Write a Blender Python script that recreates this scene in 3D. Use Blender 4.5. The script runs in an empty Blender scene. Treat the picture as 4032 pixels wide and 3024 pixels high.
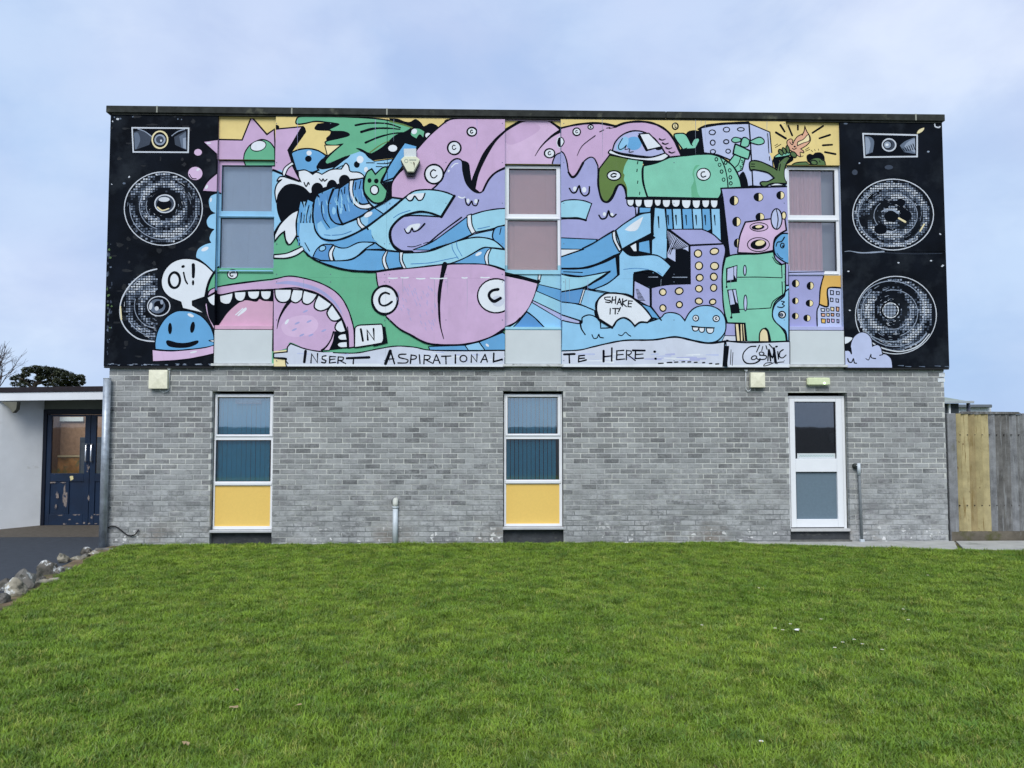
import bpy, bmesh, math, random
from mathutils import Vector, Matrix, noise as mnoise
from mathutils.geometry import tessellate_polygon

# ------------------------------------------------------------------ scene, camera, sky, sun, exposure
scene = bpy.context.scene
COL = scene.collection
R = math.radians
CAM = Vector((5.6085, -11.2216, 1.7319)); YAW = 0.0259; PITCH = 0.0531; FPX = 3028.0
cd = bpy.data.cameras.new('camera'); cam = bpy.data.objects.new('camera', cd); COL.objects.link(cam)
cam.location = CAM; cam.rotation_euler = (math.pi/2 + PITCH, 0, -YAW)
cd.sensor_width = 36; cd.lens = FPX/4032*36; cd.clip_end = 3000; cd.clip_start = .05
scene.camera = cam
scene.render.resolution_x = 1024; scene.render.resolution_y = 768

SUN_EL, SUN_AZ = 44, 190          # azimuth measured clockwise from +Y: the sun stands behind the camera
w = bpy.data.worlds.new('World'); scene.world = w; w.use_nodes = True
nt = w.node_tree; N = nt.nodes; K = nt.links; N.clear()
out = N.new('ShaderNodeOutputWorld'); bg = N.new('ShaderNodeBackground'); bg.inputs['Strength'].default_value = .1
K.new(bg.outputs[0], out.inputs[0])
sky = N.new('ShaderNodeTexSky'); sky.sky_type = 'NISHITA'; sky.sun_disc = False
sky.sun_elevation = R(SUN_EL); sky.sun_rotation = R(SUN_AZ); sky.air_density = 1.0; sky.dust_density = 1.5
tc = N.new('ShaderNodeTexCoord')
def wnoise(scale, detail, rough, sq, dist=0.0, off=0.0):
    mp = N.new('ShaderNodeMapping'); mp.inputs['Scale'].default_value = (1, 1, sq); mp.inputs['Location'].default_value = (off, off*.7, 0)
    K.new(tc.outputs['Generated'], mp.inputs[0])
    n = N.new('ShaderNodeTexNoise'); n.inputs['Scale'].default_value = scale; n.inputs['Detail'].default_value = detail
    n.inputs['Roughness'].default_value = rough; n.inputs['Distortion'].default_value = dist
    K.new(mp.outputs[0], n.inputs['Vector']); return n
def wramp(src, stops):
    r = N.new('ShaderNodeValToRGB'); r.color_ramp.interpolation = 'EASE'
    while len(r.color_ramp.elements) < len(stops): r.color_ramp.elements.new(.5)
    for e, (p, c) in zip(r.color_ramp.elements, stops): e.position = p; e.color = (*c, 1)
    K.new(src, r.inputs[0]); return r
n1 = wnoise(2.3, 7, .55, 1.9, .35, 3.1); n2 = wnoise(5.5, 6, .55, 1.6, .2, 8.0); n3 = wnoise(1.1, 3, .5, 1.4, .0, 5.2)
cl = wramp(n1.outputs[0], [(.33, (2.46, 3.40, 4.92)), (.52, (2.90, 3.74, 5.08)), (.70, (3.58, 4.38, 5.42))])      # cloud base tones
c2 = wramp(n2.outputs[0], [(.35, (.93, .94, .97)), (.65, (1.06, 1.05, 1.03))])
c3 = wramp(n3.outputs[0], [(.40, (.97, .99, 1.0)), (.62, (1.10, 1.0, 1.0))])       # a faint lilac drift
def wmix(a, b, mode, f=1.0):
    m = N.new('ShaderNodeMix'); m.data_type = 'RGBA'; m.blend_type = mode; m.inputs[0].default_value = f
    K.new(a, m.inputs[6]); K.new(b, m.inputs[7]); return m.outputs[2]
cloud = wmix(wmix(cl.outputs[0], c2.outputs[0], 'MULTIPLY'), c3.outputs[0], 'MULTIPLY')
K.new(wmix(sky.outputs[0], cloud, 'MIX', .96), bg.inputs['Color'])

sl = bpy.data.lights.new('sun', 'SUN'); sl.energy = 1.5; sl.angle = R(34); sl.color = (1, .97, .93)
so = bpy.data.objects.new('sun', sl); COL.objects.link(so)
sd = Vector((math.sin(R(SUN_AZ))*math.cos(R(SUN_EL)), math.cos(R(SUN_AZ))*math.cos(R(SUN_EL)), math.sin(R(SUN_EL))))
so.rotation_euler = sd.to_track_quat('Z', 'Y').to_euler(); so.location = (5, -20, 20)
vs = scene.view_settings; vs.view_transform = 'Standard'; vs.look = 'None'; vs.gamma = 1; vs.use_curve_mapping = False
vs.exposure = .90

# ------------------------------------------------------------------ measuring: photo pixel -> point on a real plane
def ray(px, py):
    r = (px-2016)/FPX; u = (1512-py)/FPX
    Y = math.cos(PITCH)-u*math.sin(PITCH); Z = math.sin(PITCH)+u*math.cos(PITCH)
    return r*math.cos(YAW)+Y*math.sin(YAW), -r*math.sin(YAW)+Y*math.cos(YAW), Z
def U(px, py, y):                      # point (x, z) on the vertical plane at depth y
    a, b, c = ray(px, py); t = (y-CAM.y)/b
    return CAM.x+t*a, CAM.z+t*c
def GP(px, py, z=0.0):                 # point (x, y) on the ground
    a, b, c = ray(px, py); t = (z-CAM.z)/c
    return CAM.x+t*a, CAM.y+t*b

# ------------------------------------------------------------------ materials
MATS = {}
def srgb(r, g, b): return tuple(((v/255)/12.92 if v/255 <= .04045 else (((v/255)+.055)/1.055)**2.4) for v in (r, g, b))
def mat(name, col, rough=.8, var=.12, scale=6.0, spec=.3, bump=0.0, bscale=80.0, metal=0.0, detail=5, stain=None):
    """procedural paint-like surface: base colour broken up by two noises, optional stains (colour, scale, lo, hi)"""
    if name in MATS: return MATS[name]
    m = bpy.data.materials.new(name); MATS[name] = m; m.use_nodes = True
    t = m.node_tree; n = t.nodes; l = t.links; p = n['Principled BSDF']
    p.inputs['Roughness'].default_value = rough; p.inputs['Specular IOR Level'].default_value = spec; p.inputs['Metallic'].default_value = metal
    g = n.new('ShaderNodeNewGeometry')
    a = n.new('ShaderNodeTexNoise'); a.inputs['Scale'].default_value = scale; a.inputs['Detail'].default_value = detail; a.inputs['Roughness'].default_value = .6
    l.new(g.outputs['Position'], a.inputs['Vector'])
    r = n.new('ShaderNodeMapRange'); r.inputs[1].default_value = .3; r.inputs[2].default_value = .7
    r.inputs[3].default_value = 1-var; r.inputs[4].default_value = 1+var; l.new(a.outputs[0], r.inputs[0])
    mx = n.new('ShaderNodeVectorMath'); mx.operation = 'SCALE'; mx.inputs[0].default_value = col; l.new(r.outputs[0], mx.inputs['Scale'])
    o = mx.outputs[0]
    if stain:
        for c, sc, lo, hi, stretch in stain:
            mp = n.new('ShaderNodeMapping'); mp.inputs['Scale'].default_value = stretch; l.new(g.outputs['Position'], mp.inputs[0])
            b = n.new('ShaderNodeTexNoise'); b.inputs['Scale'].default_value = sc; b.inputs['Detail'].default_value = 6; b.inputs['Roughness'].default_value = .65
            l.new(mp.outputs[0], b.inputs['Vector'])
            q = n.new('ShaderNodeMapRange'); q.inputs[1].default_value = lo; q.inputs[2].default_value = hi; l.new(b.outputs[0], q.inputs[0])
            k = n.new('ShaderNodeMix'); k.data_type = 'RGBA'; l.new(q.outputs[0], k.inputs[0]); l.new(o, k.inputs[6]); k.inputs[7].default_value = (*c, 1)
            o = k.outputs[2]
    l.new(o, p.inputs['Base Color'])
    if bump:
        b = n.new('ShaderNodeTexNoise'); b.inputs['Scale'].default_value = bscale; b.inputs['Detail'].default_value = 4
        l.new(g.outputs['Position'], b.inputs['Vector'])
        bp = n.new('ShaderNodeBump'); bp.inputs['Strength'].default_value = bump; bp.inputs['Distance'].default_value = .01
        l.new(b.outputs[0], bp.inputs['Height']); l.new(bp.outputs[0], p.inputs['Normal'])
    return m
def glass(name, tint=(1, 1, 1), refl=1.0, rough=.02):
    if name in MATS: return MATS[name]
    m = bpy.data.materials.new(name); MATS[name] = m; m.use_nodes = True
    t = m.node_tree; n = t.nodes; l = t.links; n.remove(n['Principled BSDF'])
    tr = n.new('ShaderNodeBsdfTransparent'); tr.inputs[0].default_value = (*tint, 1)
    gl = n.new('ShaderNodeBsdfGlossy'); gl.inputs['Roughness'].default_value = rough
    fr = n.new('ShaderNodeFresnel'); fr.inputs[0].default_value = 1.5
    mu = n.new('ShaderNodeMath'); mu.operation = 'MULTIPLY'; mu.use_clamp = True; mu.inputs[1].default_value = refl; l.new(fr.outputs[0], mu.inputs[0])
    g = n.new('ShaderNodeNewGeometry'); nz = n.new('ShaderNodeTexNoise'); nz.inputs['Scale'].default_value = 3.0; l.new(g.outputs['Position'], nz.inputs[0])
    bp = n.new('ShaderNodeBump'); bp.inputs['Strength'].default_value = .004; bp.inputs['Distance'].default_value = .05; l.new(nz.outputs[0], bp.inputs['Height']); l.new(bp.outputs[0], gl.inputs['Normal'])
    mx = n.new('ShaderNodeMixShader'); l.new(mu.outputs[0], mx.inputs[0]); l.new(tr.outputs[0], mx.inputs[1]); l.new(gl.outputs[0], mx.inputs[2])
    l.new(mx.outputs[0], n['Material Output'].inputs[0]); return m

# ------------------------------------------------------------------ building helpers
WM = {}
def link(name, me, m, parent=None):
    o = bpy.data.objects.new(name, me); COL.objects.link(o)
    if m and not me.materials: me.materials.append(m)
    if parent: o.parent = parent; o.matrix_parent_inverse = WM[parent.name].inverted()
    WM[o.name] = Matrix.Identity(4); return o
def tag(o, label, cat, group=None, kind=None):
    if label: o['label'] = label
    if cat: o['category'] = cat
    if group: o['group'] = group
    if kind: o['kind'] = kind
    return o
def thing(name, loc, label, cat, group=None):
    o = bpy.data.objects.new(name, None); COL.objects.link(o); o.location = loc; o.empty_display_size = .2
    WM[o.name] = Matrix.Translation(loc); return tag(o, label, cat, group)
def add_box(bm, x0, x1, y0, y1, z0, z1):
    v = [bm.verts.new(p) for p in ((x0,y0,z0),(x1,y0,z0),(x1,y1,z0),(x0,y1,z0),(x0,y0,z1),(x1,y0,z1),(x1,y1,z1),(x0,y1,z1))]
    for f in ((3,2,1,0),(4,5,6,7),(0,1,5,4),(1,2,6,5),(2,3,7,6),(3,0,4,7)): bm.faces.new([v[i] for i in f])
def to_mesh(bm, name, bevel=0, seg=1, smooth=False):
    if bevel: bmesh.ops.bevel(bm, geom=bm.edges[:], offset=bevel, segments=seg, affect='EDGES', clamp_overlap=True)
    bmesh.ops.recalc_face_normals(bm, faces=bm.faces)
    me = bpy.data.meshes.new(name); bm.to_mesh(me); bm.free()
    if smooth:
        for p in me.polygons: p.use_smooth = True
    return me
def boxes(name, bl, m, parent=None, bevel=0, seg=1):
    bm = bmesh.new()
    for b in bl: add_box(bm, *b)
    return link(name, to_mesh(bm, name, bevel, seg), m, parent)
def box(name, x0, x1, y0, y1, z0, z1, m, parent=None, bevel=0, seg=1): return boxes(name, [(x0,x1,y0,y1,z0,z1)], m, parent, bevel, seg)
def poly(name, pts, z0, z1, m, parent=None):           # horizontal slab from a ground outline
    bm = bmesh.new(); a = [bm.verts.new((x, y, z1)) for x, y in pts]; b = [bm.verts.new((x, y, z0)) for x, y in pts]
    bm.faces.new(a); bm.faces.new(b[::-1]); k = len(pts)
    for i in range(k): bm.faces.new((a[i], b[i], b[(i+1) % k], a[(i+1) % k]))
    bmesh.ops.triangulate(bm, faces=[f for f in bm.faces if len(f.verts) > 4])
    return link(name, to_mesh(bm, name), m, parent)
def vslab(name, pts, y0, y1, m, parent=None, bevel=0):   # upright slab from an (x, z) outline
    bm = bmesh.new(); a = [bm.verts.new((x, y0, z)) for x, z in pts]; b = [bm.verts.new((x, y1, z)) for x, z in pts]
    bm.faces.new(a); bm.faces.new(b[::-1]); k = len(pts)
    for i in range(k): bm.faces.new((a[i], b[i], b[(i+1) % k], a[(i+1) % k]))
    return link(name, to_mesh(bm, name, bevel), m, parent)
def add_tube(bm, pts, rad, seg=8, cap=True):
    pts = [Vector(p) for p in pts]; rings = []; rr = rad if isinstance(rad, (list, tuple)) else [rad]*len(pts)
    for i, p in enumerate(pts):
        d = (pts[min(i+1, len(pts)-1)]-pts[max(i-1, 0)]).normalized()
        u = d.cross(Vector((0, 0, 1))); u = Vector((1, 0, 0)) if u.length < .05 else u.normalized(); v = d.cross(u)
        rings.append([bm.verts.new(p+rr[i]*(math.cos(2*math.pi*k/seg)*u+math.sin(2*math.pi*k/seg)*v)) for k in range(seg)])
    for a, b in zip(rings, rings[1:]):
        for k in range(seg): bm.faces.new((a[k], a[(k+1) % seg], b[(k+1) % seg], b[k]))
    if cap: bm.faces.new(rings[0][::-1]); bm.faces.new(rings[-1])
def tube(name, pts, rad, m, parent=None, seg=10):
    bm = bmesh.new(); add_tube(bm, pts, rad, seg); me = to_mesh(bm, name, smooth=True); return link(name, me, m, parent)
def smooth_path(P, n=6, closed=False):
    """Catmull-Rom through P; a point given twice in a row is a corner"""
    if closed:
        k = next((i for i in range(len(P)) if P[i] == P[i-1]), None)
        if k is None:
            o = []
            for i in range(len(P)):
                a, b, c, d = P[i-1], P[i], P[(i+1) % len(P)], P[(i+2) % len(P)]
                for j in range(n): o.append(cr(a, b, c, d, j/n))
            return o
        P = P[k:]+P[:k]; P.append(P[0])
    segs = [[P[0]]]
    for q in P[1:]:
        if q == segs[-1][-1]: segs.append([q])
        else: segs[-1].append(q)
    o = []
    for i, s in enumerate(segs):
        if i: 
            if s[0] == segs[i-1][-1] and len(s) == 1 and i == len(segs)-1: continue
        for j in range(len(s)-1):
            a = s[j-1] if j else s[j]; d = s[j+2] if j+2 < len(s) else s[j+1]
            straight = len(s) == 2
            for q in range(1 if straight else n): o.append(cr(a, s[j], s[j+1], d, q/(1 if straight else n)))
    o.append(segs[-1][-1])
    if closed and o[0] == o[-1]: o.pop()
    return o
def cr(a, b, c, d, t):
    return tuple(.5*(2*b[i]+(c[i]-a[i])*t+(2*a[i]-5*b[i]+4*c[i]-d[i])*t*t+(3*b[i]-a[i]-3*c[i]+d[i])*t**3) for i in (0, 1))
GRASS_DENSITY = 1500
# ------------------------------------------------------------------ the mural as painted shapes (measured on the photo, laid on the real panels)
PAINT = dict(
 k=(13,18,27), w=(216,228,240), y=(222,206,140), ye=(231,222,176), pk=(194,169,208), pl=(205,182,218), pt=(203,166,196), g=(98,176,142), m=(124,198,176),
 lb=(140,196,234), tl=(150,206,230), mb=(98,164,216), db=(86,146,204), lv=(157,163,213), ll=(170,180,224), pa=(180,194,230), bn=(197,209,229), ol=(92,122,62),
 dg=(82,112,70), cr=(224,214,176), oc=(216,178,98), pe=(218,172,146), g1=(52,64,82), g2=(92,108,130), g3=(140,156,178), g4=(196,208,222), cy=(222,216,176), bp=(70,128,186), sk=(17,23,31))
rr0 = random.Random(23); ITEMS = []; TX = [0, 0]; ZS = 800/2212
def T(x, y): TX[0] = x; TX[1] = y
def pp(s):
    if not isinstance(s, str): return [(s[i], s[i+1]) for i in range(0, len(s), 2)]
    o = []
    for q in s.split():
        c = q.endswith('|'); x, y = q.rstrip('|').split(','); p = (float(x), float(y)); o.append(p)
        if c: o.append(p)
    return o
def tp(P): return [(TX[0]+x*ZS, TX[1]+y*ZS) for x, y in P]
def item(c, polys, on):
    xs = [p[0] for q in polys for p in q]; ys = [p[1] for q in polys for p in q]
    if xs: ITEMS.append((c, polys, (min(xs), min(ys), max(xs), max(ys)), on))
def ribbon(P, w, closed):
    n = len(P); W = tuple(1.13*v for v in w) if isinstance(w, (tuple, list)) else (1.13*w, 1.13*w); Lf = []; Rt = []
    for i, p in enumerate(P):
        a = P[i-1] if (i or closed) else None; b = P[(i+1) % n] if (i < n-1 or closed) else None
        def d(u, v):
            l = math.hypot(v[0]-u[0], v[1]-u[1]) or 1; return ((v[0]-u[0])/l, (v[1]-u[1])/l)
        d0 = d(a, p) if a else d(p, b); d1 = d(p, b) if b else d0
        nx, ny = -(d0[1]+d1[1]), d0[0]+d1[0]; l = math.hypot(nx, ny)
        if l < .3: nx, ny = -d0[1], d0[0]; l = 1; s = 1
        else: s = min(1/(l/2), 1.8)
        h = .5*(W[0]+(W[1]-W[0])*i/max(n-1, 1))*s
        # a brush never keeps one width
        h *= 1+.10*math.sin(p[0]*.11+p[1]*.07)
        nx, ny = nx/l*h, ny/l*h
        Lf.append((p[0]+nx, p[1]+ny)); Rt.append((p[0]-nx, p[1]-ny))
    o = [[Lf[i], Lf[(i+1) % n], Rt[(i+1) % n], Rt[i]] for i in range(n if closed else n-1)]
    if not closed:
        for e, f, s in ((0, 1, W[0]), (n-1, n-2, W[1])):
            p, q = P[e], P[f]; an = math.atan2(p[1]-q[1], p[0]-q[0]); r = s*.5
            o.append([(p[0]+r*math.cos(an+t), p[1]+r*math.sin(an+t)) for t in (-1.57, -.9, -.3, .3, .9, 1.57)])
    return o
def tri(P): 
    return [[P[i] for i in t] for t in tessellate_polygon([[Vector((x, y, 0)) for x, y in P]])]
def F(c, s, w=0, on=None, oc='k', sm=1):          # filled shape with a painted outline
    P = pp(s)
    P = tp(smooth_path(P, 5, True) if sm else [q for i, q in enumerate(P) if not i or q != P[i-1]])
    if c: item(c, tri(P), on)
    if w: item(oc, ribbon(P, w*ZS, True), on)
def L(s, w=12, c='k', on=None, sm=1):             # brush stroke, (w0, w1) tapers
    P = pp(s); P = tp(smooth_path(P, 5) if sm and len(P) > 2 else P)
    P = [q for i, q in enumerate(P) if not i or q != P[i-1]]
    item(c, ribbon(P, tuple(v*ZS for v in w) if isinstance(w, tuple) else w*ZS, False), on)
def E(c, x, y, rx, ry, w=0, rot=0, on=None, oc='k', n=26):
    a = R(rot); P = []
    for i in range(n):
        t = 2*math.pi*i/n; u, v = rx*math.cos(t), ry*math.sin(t); P.append((x+u*math.cos(a)-v*math.sin(a), y+u*math.sin(a)+v*math.cos(a)))
    P = tp(P)
    if c: item(c, tri(P), on)
    if w: item(oc, ribbon(P, w*ZS, True), on)
def TU(x0, y0, x1, y1, d, w=12, on=None):         # a tooth
    mx = (x0+x1)/2; my = (y0+y1)/2
    F('w', f'{x0},{y0}| {x1},{y1}| {x1-.04*(x1-x0)},{y1+.55*d} {mx+.28*(x1-x0)},{my+.9*d} {mx},{my+d} {mx-.28*(x1-x0)},{my+.9*d} {x0+.04*(x1-x0)},{y0+.55*d}', w, on)
def CE(x, y, s, w=10):                             # the little c in a badge
    L([x+.35*s, y-.6*s, x-.1*s, y-.75*s, x-.55*s, y-.2*s, x-.35*s, y+.5*s, x+.15*s, y+.65*s, x+.6*s, y+.25*s], w)
def HE(x, y, rx, ry, rot=0):                       # half-and-half eye
    E('k', x, y, rx, ry, 0, rot)
    F('ye', ' '.join(f'{x+.08*rx+.78*rx*math.sin(t)},{y-.82*ry*math.cos(t)}' + ('|' if i in (0, 8) else '') for i, t in enumerate([math.pi*j/8 for j in range(9)])))
def SPEAKER(cx, cy, rx, ry, hx, hy, hr, seed, clip=None, dens=1.0, step=27):
    rnd = random.Random(seed); cells = {'g1': [], 'g2': [], 'g3': [], 'g4': []}
    nx = int(rx*2/step); ny = int(ry*2/step)
    for i in range(nx+1):
        for j in range(ny+1):
            x = cx-rx+i*step+rnd.uniform(-2, 2); y = cy-ry+j*step+rnd.uniform(-2, 2)
            e = math.hypot((x-cx)/(rx*.95), (y-cy)/(ry*.95))
            if e > 1 or (clip and x > clip): continue
            d = math.hypot(x-hx, (y-hy)*rx/ry); a = math.atan2(y-hy, x-hx)
            v = .5+.30*math.sin(d*.048+seed)+.26*math.sin(2*a+seed*1.7)+.6*mnoise.noise((x*.006, y*.006, seed*3.1))+rnd.uniform(-.22, .22)
            if hr*.95 < d < hr*1.5: v -= .55
            if d < hr*.8: v += .25
            v *= dens
            if v < .26: continue
            c = 'g1' if v < .42 else 'g2' if v < .6 else 'g3' if v < .85 else 'g4'
            k = step*.39; cells[c].append(tp([(x-k, y-k*.8), (x+k, y-k*.85), (x+k*.9, y+k*.8), (x-k*.95, y+k*.8)]))
    for c, q in cells.items(): item(c, q, None)
    lines = {'g2': [], 'g3': [], 'g4': []}
    for i in range(150):                                  # scratchy brush marks following the cone
        a = rnd.uniform(0, 6.28); q = rnd.uniform(.25, .93); da = rnd.uniform(.05, .22)
        P = [(cx+(hx-cx)*(1-q)+rx*q*math.cos(a+da*j/3), cy+(hy-cy)*(1-q)+ry*q*math.sin(a+da*j/3)) for j in range(4)]
        if clip and max(p[0] for p in P) > clip: continue
        if mnoise.noise((P[0][0]*.005, P[0][1]*.005, seed*3.1)) > -.12: lines[rnd.choice(['g2', 'g3', 'g3', 'g4'])].extend(ribbon(tp(P), (rnd.uniform(2, 6)*ZS, rnd.uniform(1, 4)*ZS), False))
    for c, q in lines.items(): item(c, q, None)
    for q, wd in ((.86, 7), (.62, 6), (.45, 6)):
        n = 60; s0 = rnd.uniform(0, 6.28); ln = int(n*rnd.uniform(.35, .6))
        P = [(cx+(hx-cx)*(1-q)+rx*q*math.cos(s0+6.28*i/n), cy+(hy-cy)*(1-q)+ry*q*math.sin(s0+6.28*i/n)) for i in range(ln)]
        if clip: P = [p for p in P if p[0] < clip]
        if len(P) > 3: item('g3', ribbon(tp(P), wd*ZS, False), None)


# worn edges of the left panel
rw = random.Random(6); T(400, 900)
def chip(x, y, a, b, c):
    n = 8; P = []
    for i in range(n): t = 6.283*i/n; k = rw.uniform(.5, 1.2); P += [x+a*k*math.cos(t), y+b*k*math.sin(t)]
    F(c, P, sm=0)
for i in range(46):
    y = rw.uniform(150, 1480); chip(62+rw.uniform(-6, 60)*rw.random(), y, rw.uniform(5, 16), rw.uniform(5, 26), rw.choice(['dg', 'g1', 'g1', 'g1', 'g2']))
for i in range(34): chip(rw.uniform(60, 1210), 1482+rw.uniform(-10, 6), rw.uniform(8, 40), rw.uniform(2, 8), rw.choice(['g1', 'g2', 'g3', 'g3']))
for i in range(30): chip(rw.uniform(70, 1150), rw.uniform(120, 1450), rw.uniform(10, 60), rw.uniform(8, 40), 'sk')
T(400, 400)
for i in range(40): chip(rw.uniform(100, 1200), rw.uniform(130, 1640), rw.uniform(10, 70), rw.uniform(8, 30), 'sk')
T(400, 400)
F('k', '345,300| 935,300| 930,540| 355,535|')
F('g1', '352,330| 440,318 545,385| 520,470| 365,525|'); F('g2', '352,345| 395,340 420,420 380,515| 362,520|')
F('g1', '790,385| 920,315| 925,530| 800,470|'); F('g2', '845,380| 918,330| 922,520| 870,500|'); F('g3', '885,400| 918,390| 920,515| 890,505|')
L('395,298 470,325 548,382', 9, 'g3'); L('765,372 830,325 905,302', 9, 'g3')
F(None, '332,285| 948,290| 942,552| 345,548|', 15, oc='g4')
E('k', 635, 415, 90, 98); E(None, 635, 415, 84, 92, 15, oc='cy'); E('g1', 635, 415, 52, 50, 16, oc='g3'); E('g4', 648, 425, 11, 12)
SPEAKER(672, 1165, 425, 400, 680, 1110, 120, 3)
E(None, 672, 1165, 425, 400, 9, oc='g4', n=44); E('k', 672, 1112, 150, 125); E('g1', 688, 1112, 108, 96, 12, oc='g4'); E('k', 682, 1120, 82, 60); E('g4', 680, 1065, 60, 26); L('610,1150 660,1185 730,1165', 12, 'cy')
for i, (x, y, r) in enumerate([(175,190,16),(205,185,12),(140,170,10),(120,215,9),(830,190,9),(870,195,8),(300,820,12),(340,165,10),(245,890,16),(110,900,8)]): E('g4' if i % 3 == 0 else 'g2', x, y, r, r*.7, 0, i*23)
E('pl', 1050, 552, 42, 36); E('pl', 1020, 782, 78, 72); L('955,790 985,835 1030,840', 9); E('w', 1050, 740, 20, 12, 0, -30)
# clouds
F('lb', '1290,1000| 1250,1003| 1190,1030 1168,1090 1190,1180 1245,1215| 1180,1240 1145,1300 1165,1365 1230,1388| 1195,1430 1175,1490 1195,1538| 1120,1560 1050,1610 1030,1690 1062,1712| 1140,1770 1222,1850| 1300,1850|', 0)
E('w', 1125, 1605, 42, 20, 0, -25); E('w', 1190, 1070, 10, 24, 0, 8)
# star
T(400, 400)
F('pk', '1100,435| 1255,412| 1530,418| 1632,165| 1800,358| 1880,302| 2190,272| 2030,530| 2165,868| 1870,745| 1600,900| 1300,1000| 1255,988| 1090,978| 1150,870 1255,778| 1250,570|', 15)
F('k', '2180,265| 2212,280 2228,330| 2075,545| 2090,690| 2075,690| 2022,530|'); L('2080,690 2165,868', 26, sm=0); L('1868,745 2165,868', 20, sm=0)
F('w', '1970,775 1995,715 2075,655| 2097,682| 2035,725 1998,800 1982,815', 10)
E('w', 1165, 452, 26, 9); E('w', 1143, 930, 14, 24, 0, 30); E('w', 2130, 290, 30, 12, 0, -8); E('w', 2125,820,14,9)
F('g', '1545,640| 1560,555 1620,470 1710,420 1770,415 1835,445 1885,510| 1890,700| 1570,700|', 12, on='b1'); E('w', 1705, 482, 86, 56, 9, -14)
# --- tile B (400,900)
T(400, 900)
SPEAKER(605, 838, 410, 395, 622, 850, 100, 11, clip=600)
L('600,440 470,480 340,580 240,720 200,860 215,1000 280,1110 380,1190 480,1220 570,1228', 12, 'g4'); L('205,850 215,990', 14, 'cy')
E('k', 622, 845, 128, 112); E(None, 622, 845, 122, 106, 9, oc='g4'); E('g2', 605, 845, 88, 78); E('k', 622, 832, 52, 46); E('g4', 535, 845, 18, 40, 0, 10); E('g3', 655, 800, 16, 26); E('g4', 600, 870, 22, 24)
F('w', '648,580 680,460 770,365 900,325 1030,340 1130,395 1222,478| 1150,620 1128,745| 990,790| 990,835| 1112,918| 880,870| 862,800| 760,760 680,690', 14)
E(None, 793, 562, 60, 84, 26); L('893,480 912,560 935,602', (18, 14)); E('k', 887, 413, 20, 15, 0, -20); L('998,395 1000,450 998,528', (34, 26)); E('k', 996, 590, 13, 30)
F('mb', '583,1315| 585,1220 620,1090 700,970 800,905 890,893 1000,910 1100,965 1180,1060 1220,1160 1228,1270| 1100,1300 850,1325 700,1325', 12)
F('pl', '550,1318| 700,1332 850,1328 1100,1300 1232,1268| 1232,1360| 1000,1410 800,1435 555,1448|', 10); E('w', 1000, 1345, 40, 10, 0, -12)
E('k', 745, 1088, 22, 62); E('k', 990, 1075, 25, 62, 0, 9)
F('k', '703,1245 722,1215 830,1242 930,1242 1030,1218 1056,1226 1040,1255 960,1290 850,1300 740,1285'); E('w', 970, 944, 36, 17, 0, 24); F('w', '1170,1220 1228,1210| 1228,1240|', 8)

# --- tile C (1000,400): second panel, top
T(1000, 400)
F('y', '100,60| 2800,60| 2800,760| 100,760|', sm=0, on='p2'); F('y', '-500,40| 240,40| 240,420| -500,420|', sm=0, on='b1h')
T(400,400)
F('pk', '1100,435| 1255,412| 1530,418| 1632,165| 1800,358| 1880,302| 1900,702| 1100,702|', 15, on='b1h'); F('g', '1545,640| 1560,555 1620,470 1710,420 1770,415 1835,445 1885,510| 1890,700| 1570,700|', 12, on='b1h'); E('w', 1705, 482, 86, 56, 9, -14, on='b1h')
F('pk', '1868,302| 2190,272| 2030,530| 2165,868| 1868,745|', 15, on='p2'); F('k', '2180,265| 2212,280 2228,330| 2075,545| 2090,690| 2075,690| 2022,530|', on='p2'); E('k', 1900, 278, 34, 26, on='p2')
T(1000,400)
F('g', '200,1340| 1400,1340| 1400,2780| 200,2780|', sm=0, on='p2'); F('g', '1300,1700| 2100,1700| 2100,2780| 1300,2780|', sm=0, on='p2')
F('lb', '200,760| 290,740| 500,1000| 460,1420| 200,1420|', on='p2')
F('k', '1470,180| 1560,185 1640,215 1700,220 1760,190 1820,230 1850,268 1920,235 1985,255 2015,290| 1850,440| 1780,520| 1640,470| 1560,610| 1310,640| 1180,560| 1450,400| 1560,370| 1500,250|'); E('k', 2112, 222, 42, 32); L('2060,290 2200,180', 14)
F('g', '455,225 480,170 560,158| 900,163 1300,183 1550,222 1730,282| 1640,335 1540,375 1400,500 1280,572| 1180,545| 1000,595 800,680| 780,640 850,560 965,462| 870,478 788,470| 790,430 1000,380 1035,355 980,330 850,325| 820,300 920,250 860,235 680,215 560,237 480,246', 14)
F('k', '690,240| 800,225| 920,240 922,256 830,290 820,318| 690,312 658,288'); F('k', '835,328| 980,325 1040,355 1000,380 860,405 800,435| 785,400 825,360')
L('1105,258 1250,235 1450,240 1595,285', (20, 12)); L('1170,330 1300,295 1450,290 1590,302', (28, 10)); L('1215,447 1350,390 1500,350 1620,338', (22, 10)); L('1262,555 1380,470 1470,430', (12, 8), 'ol'); L('1480,215 1620,250 1720,285', 14, 'ol')
F('ye', '770,475| 940,476| 800,592|', 10); E('w', 1510, 508, 52, 40, 6); E('w', 1895, 368, 36, 34, 10)
F('g', '1705,330 1735,290 1800,290 1862,325| 1845,405| 1805,362 1772,408| 1710,372', 12); E('w', 1745, 325, 32, 28, 0, -35)
F('lb', '640,770| 800,640| 1000,620| 1000,820| 640,820|', on='p2'); F('mb', '405,565| 428,545| 500,520 600,512 700,535 790,590| 700,690 690,720 705,745| 640,772| 480,752| 462,752|', 15); E('k', 592, 623, 36, 34); E('w', 600, 560, 28, 27)
F('lb', '770,790| 900,700 960,650 1030,600 1060,550 1130,530 1210,560 1260,612 1310,650| 1535,620| 1500,720| 1400,830| 1200,880| 1040,770| 980,690|', 10)
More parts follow.
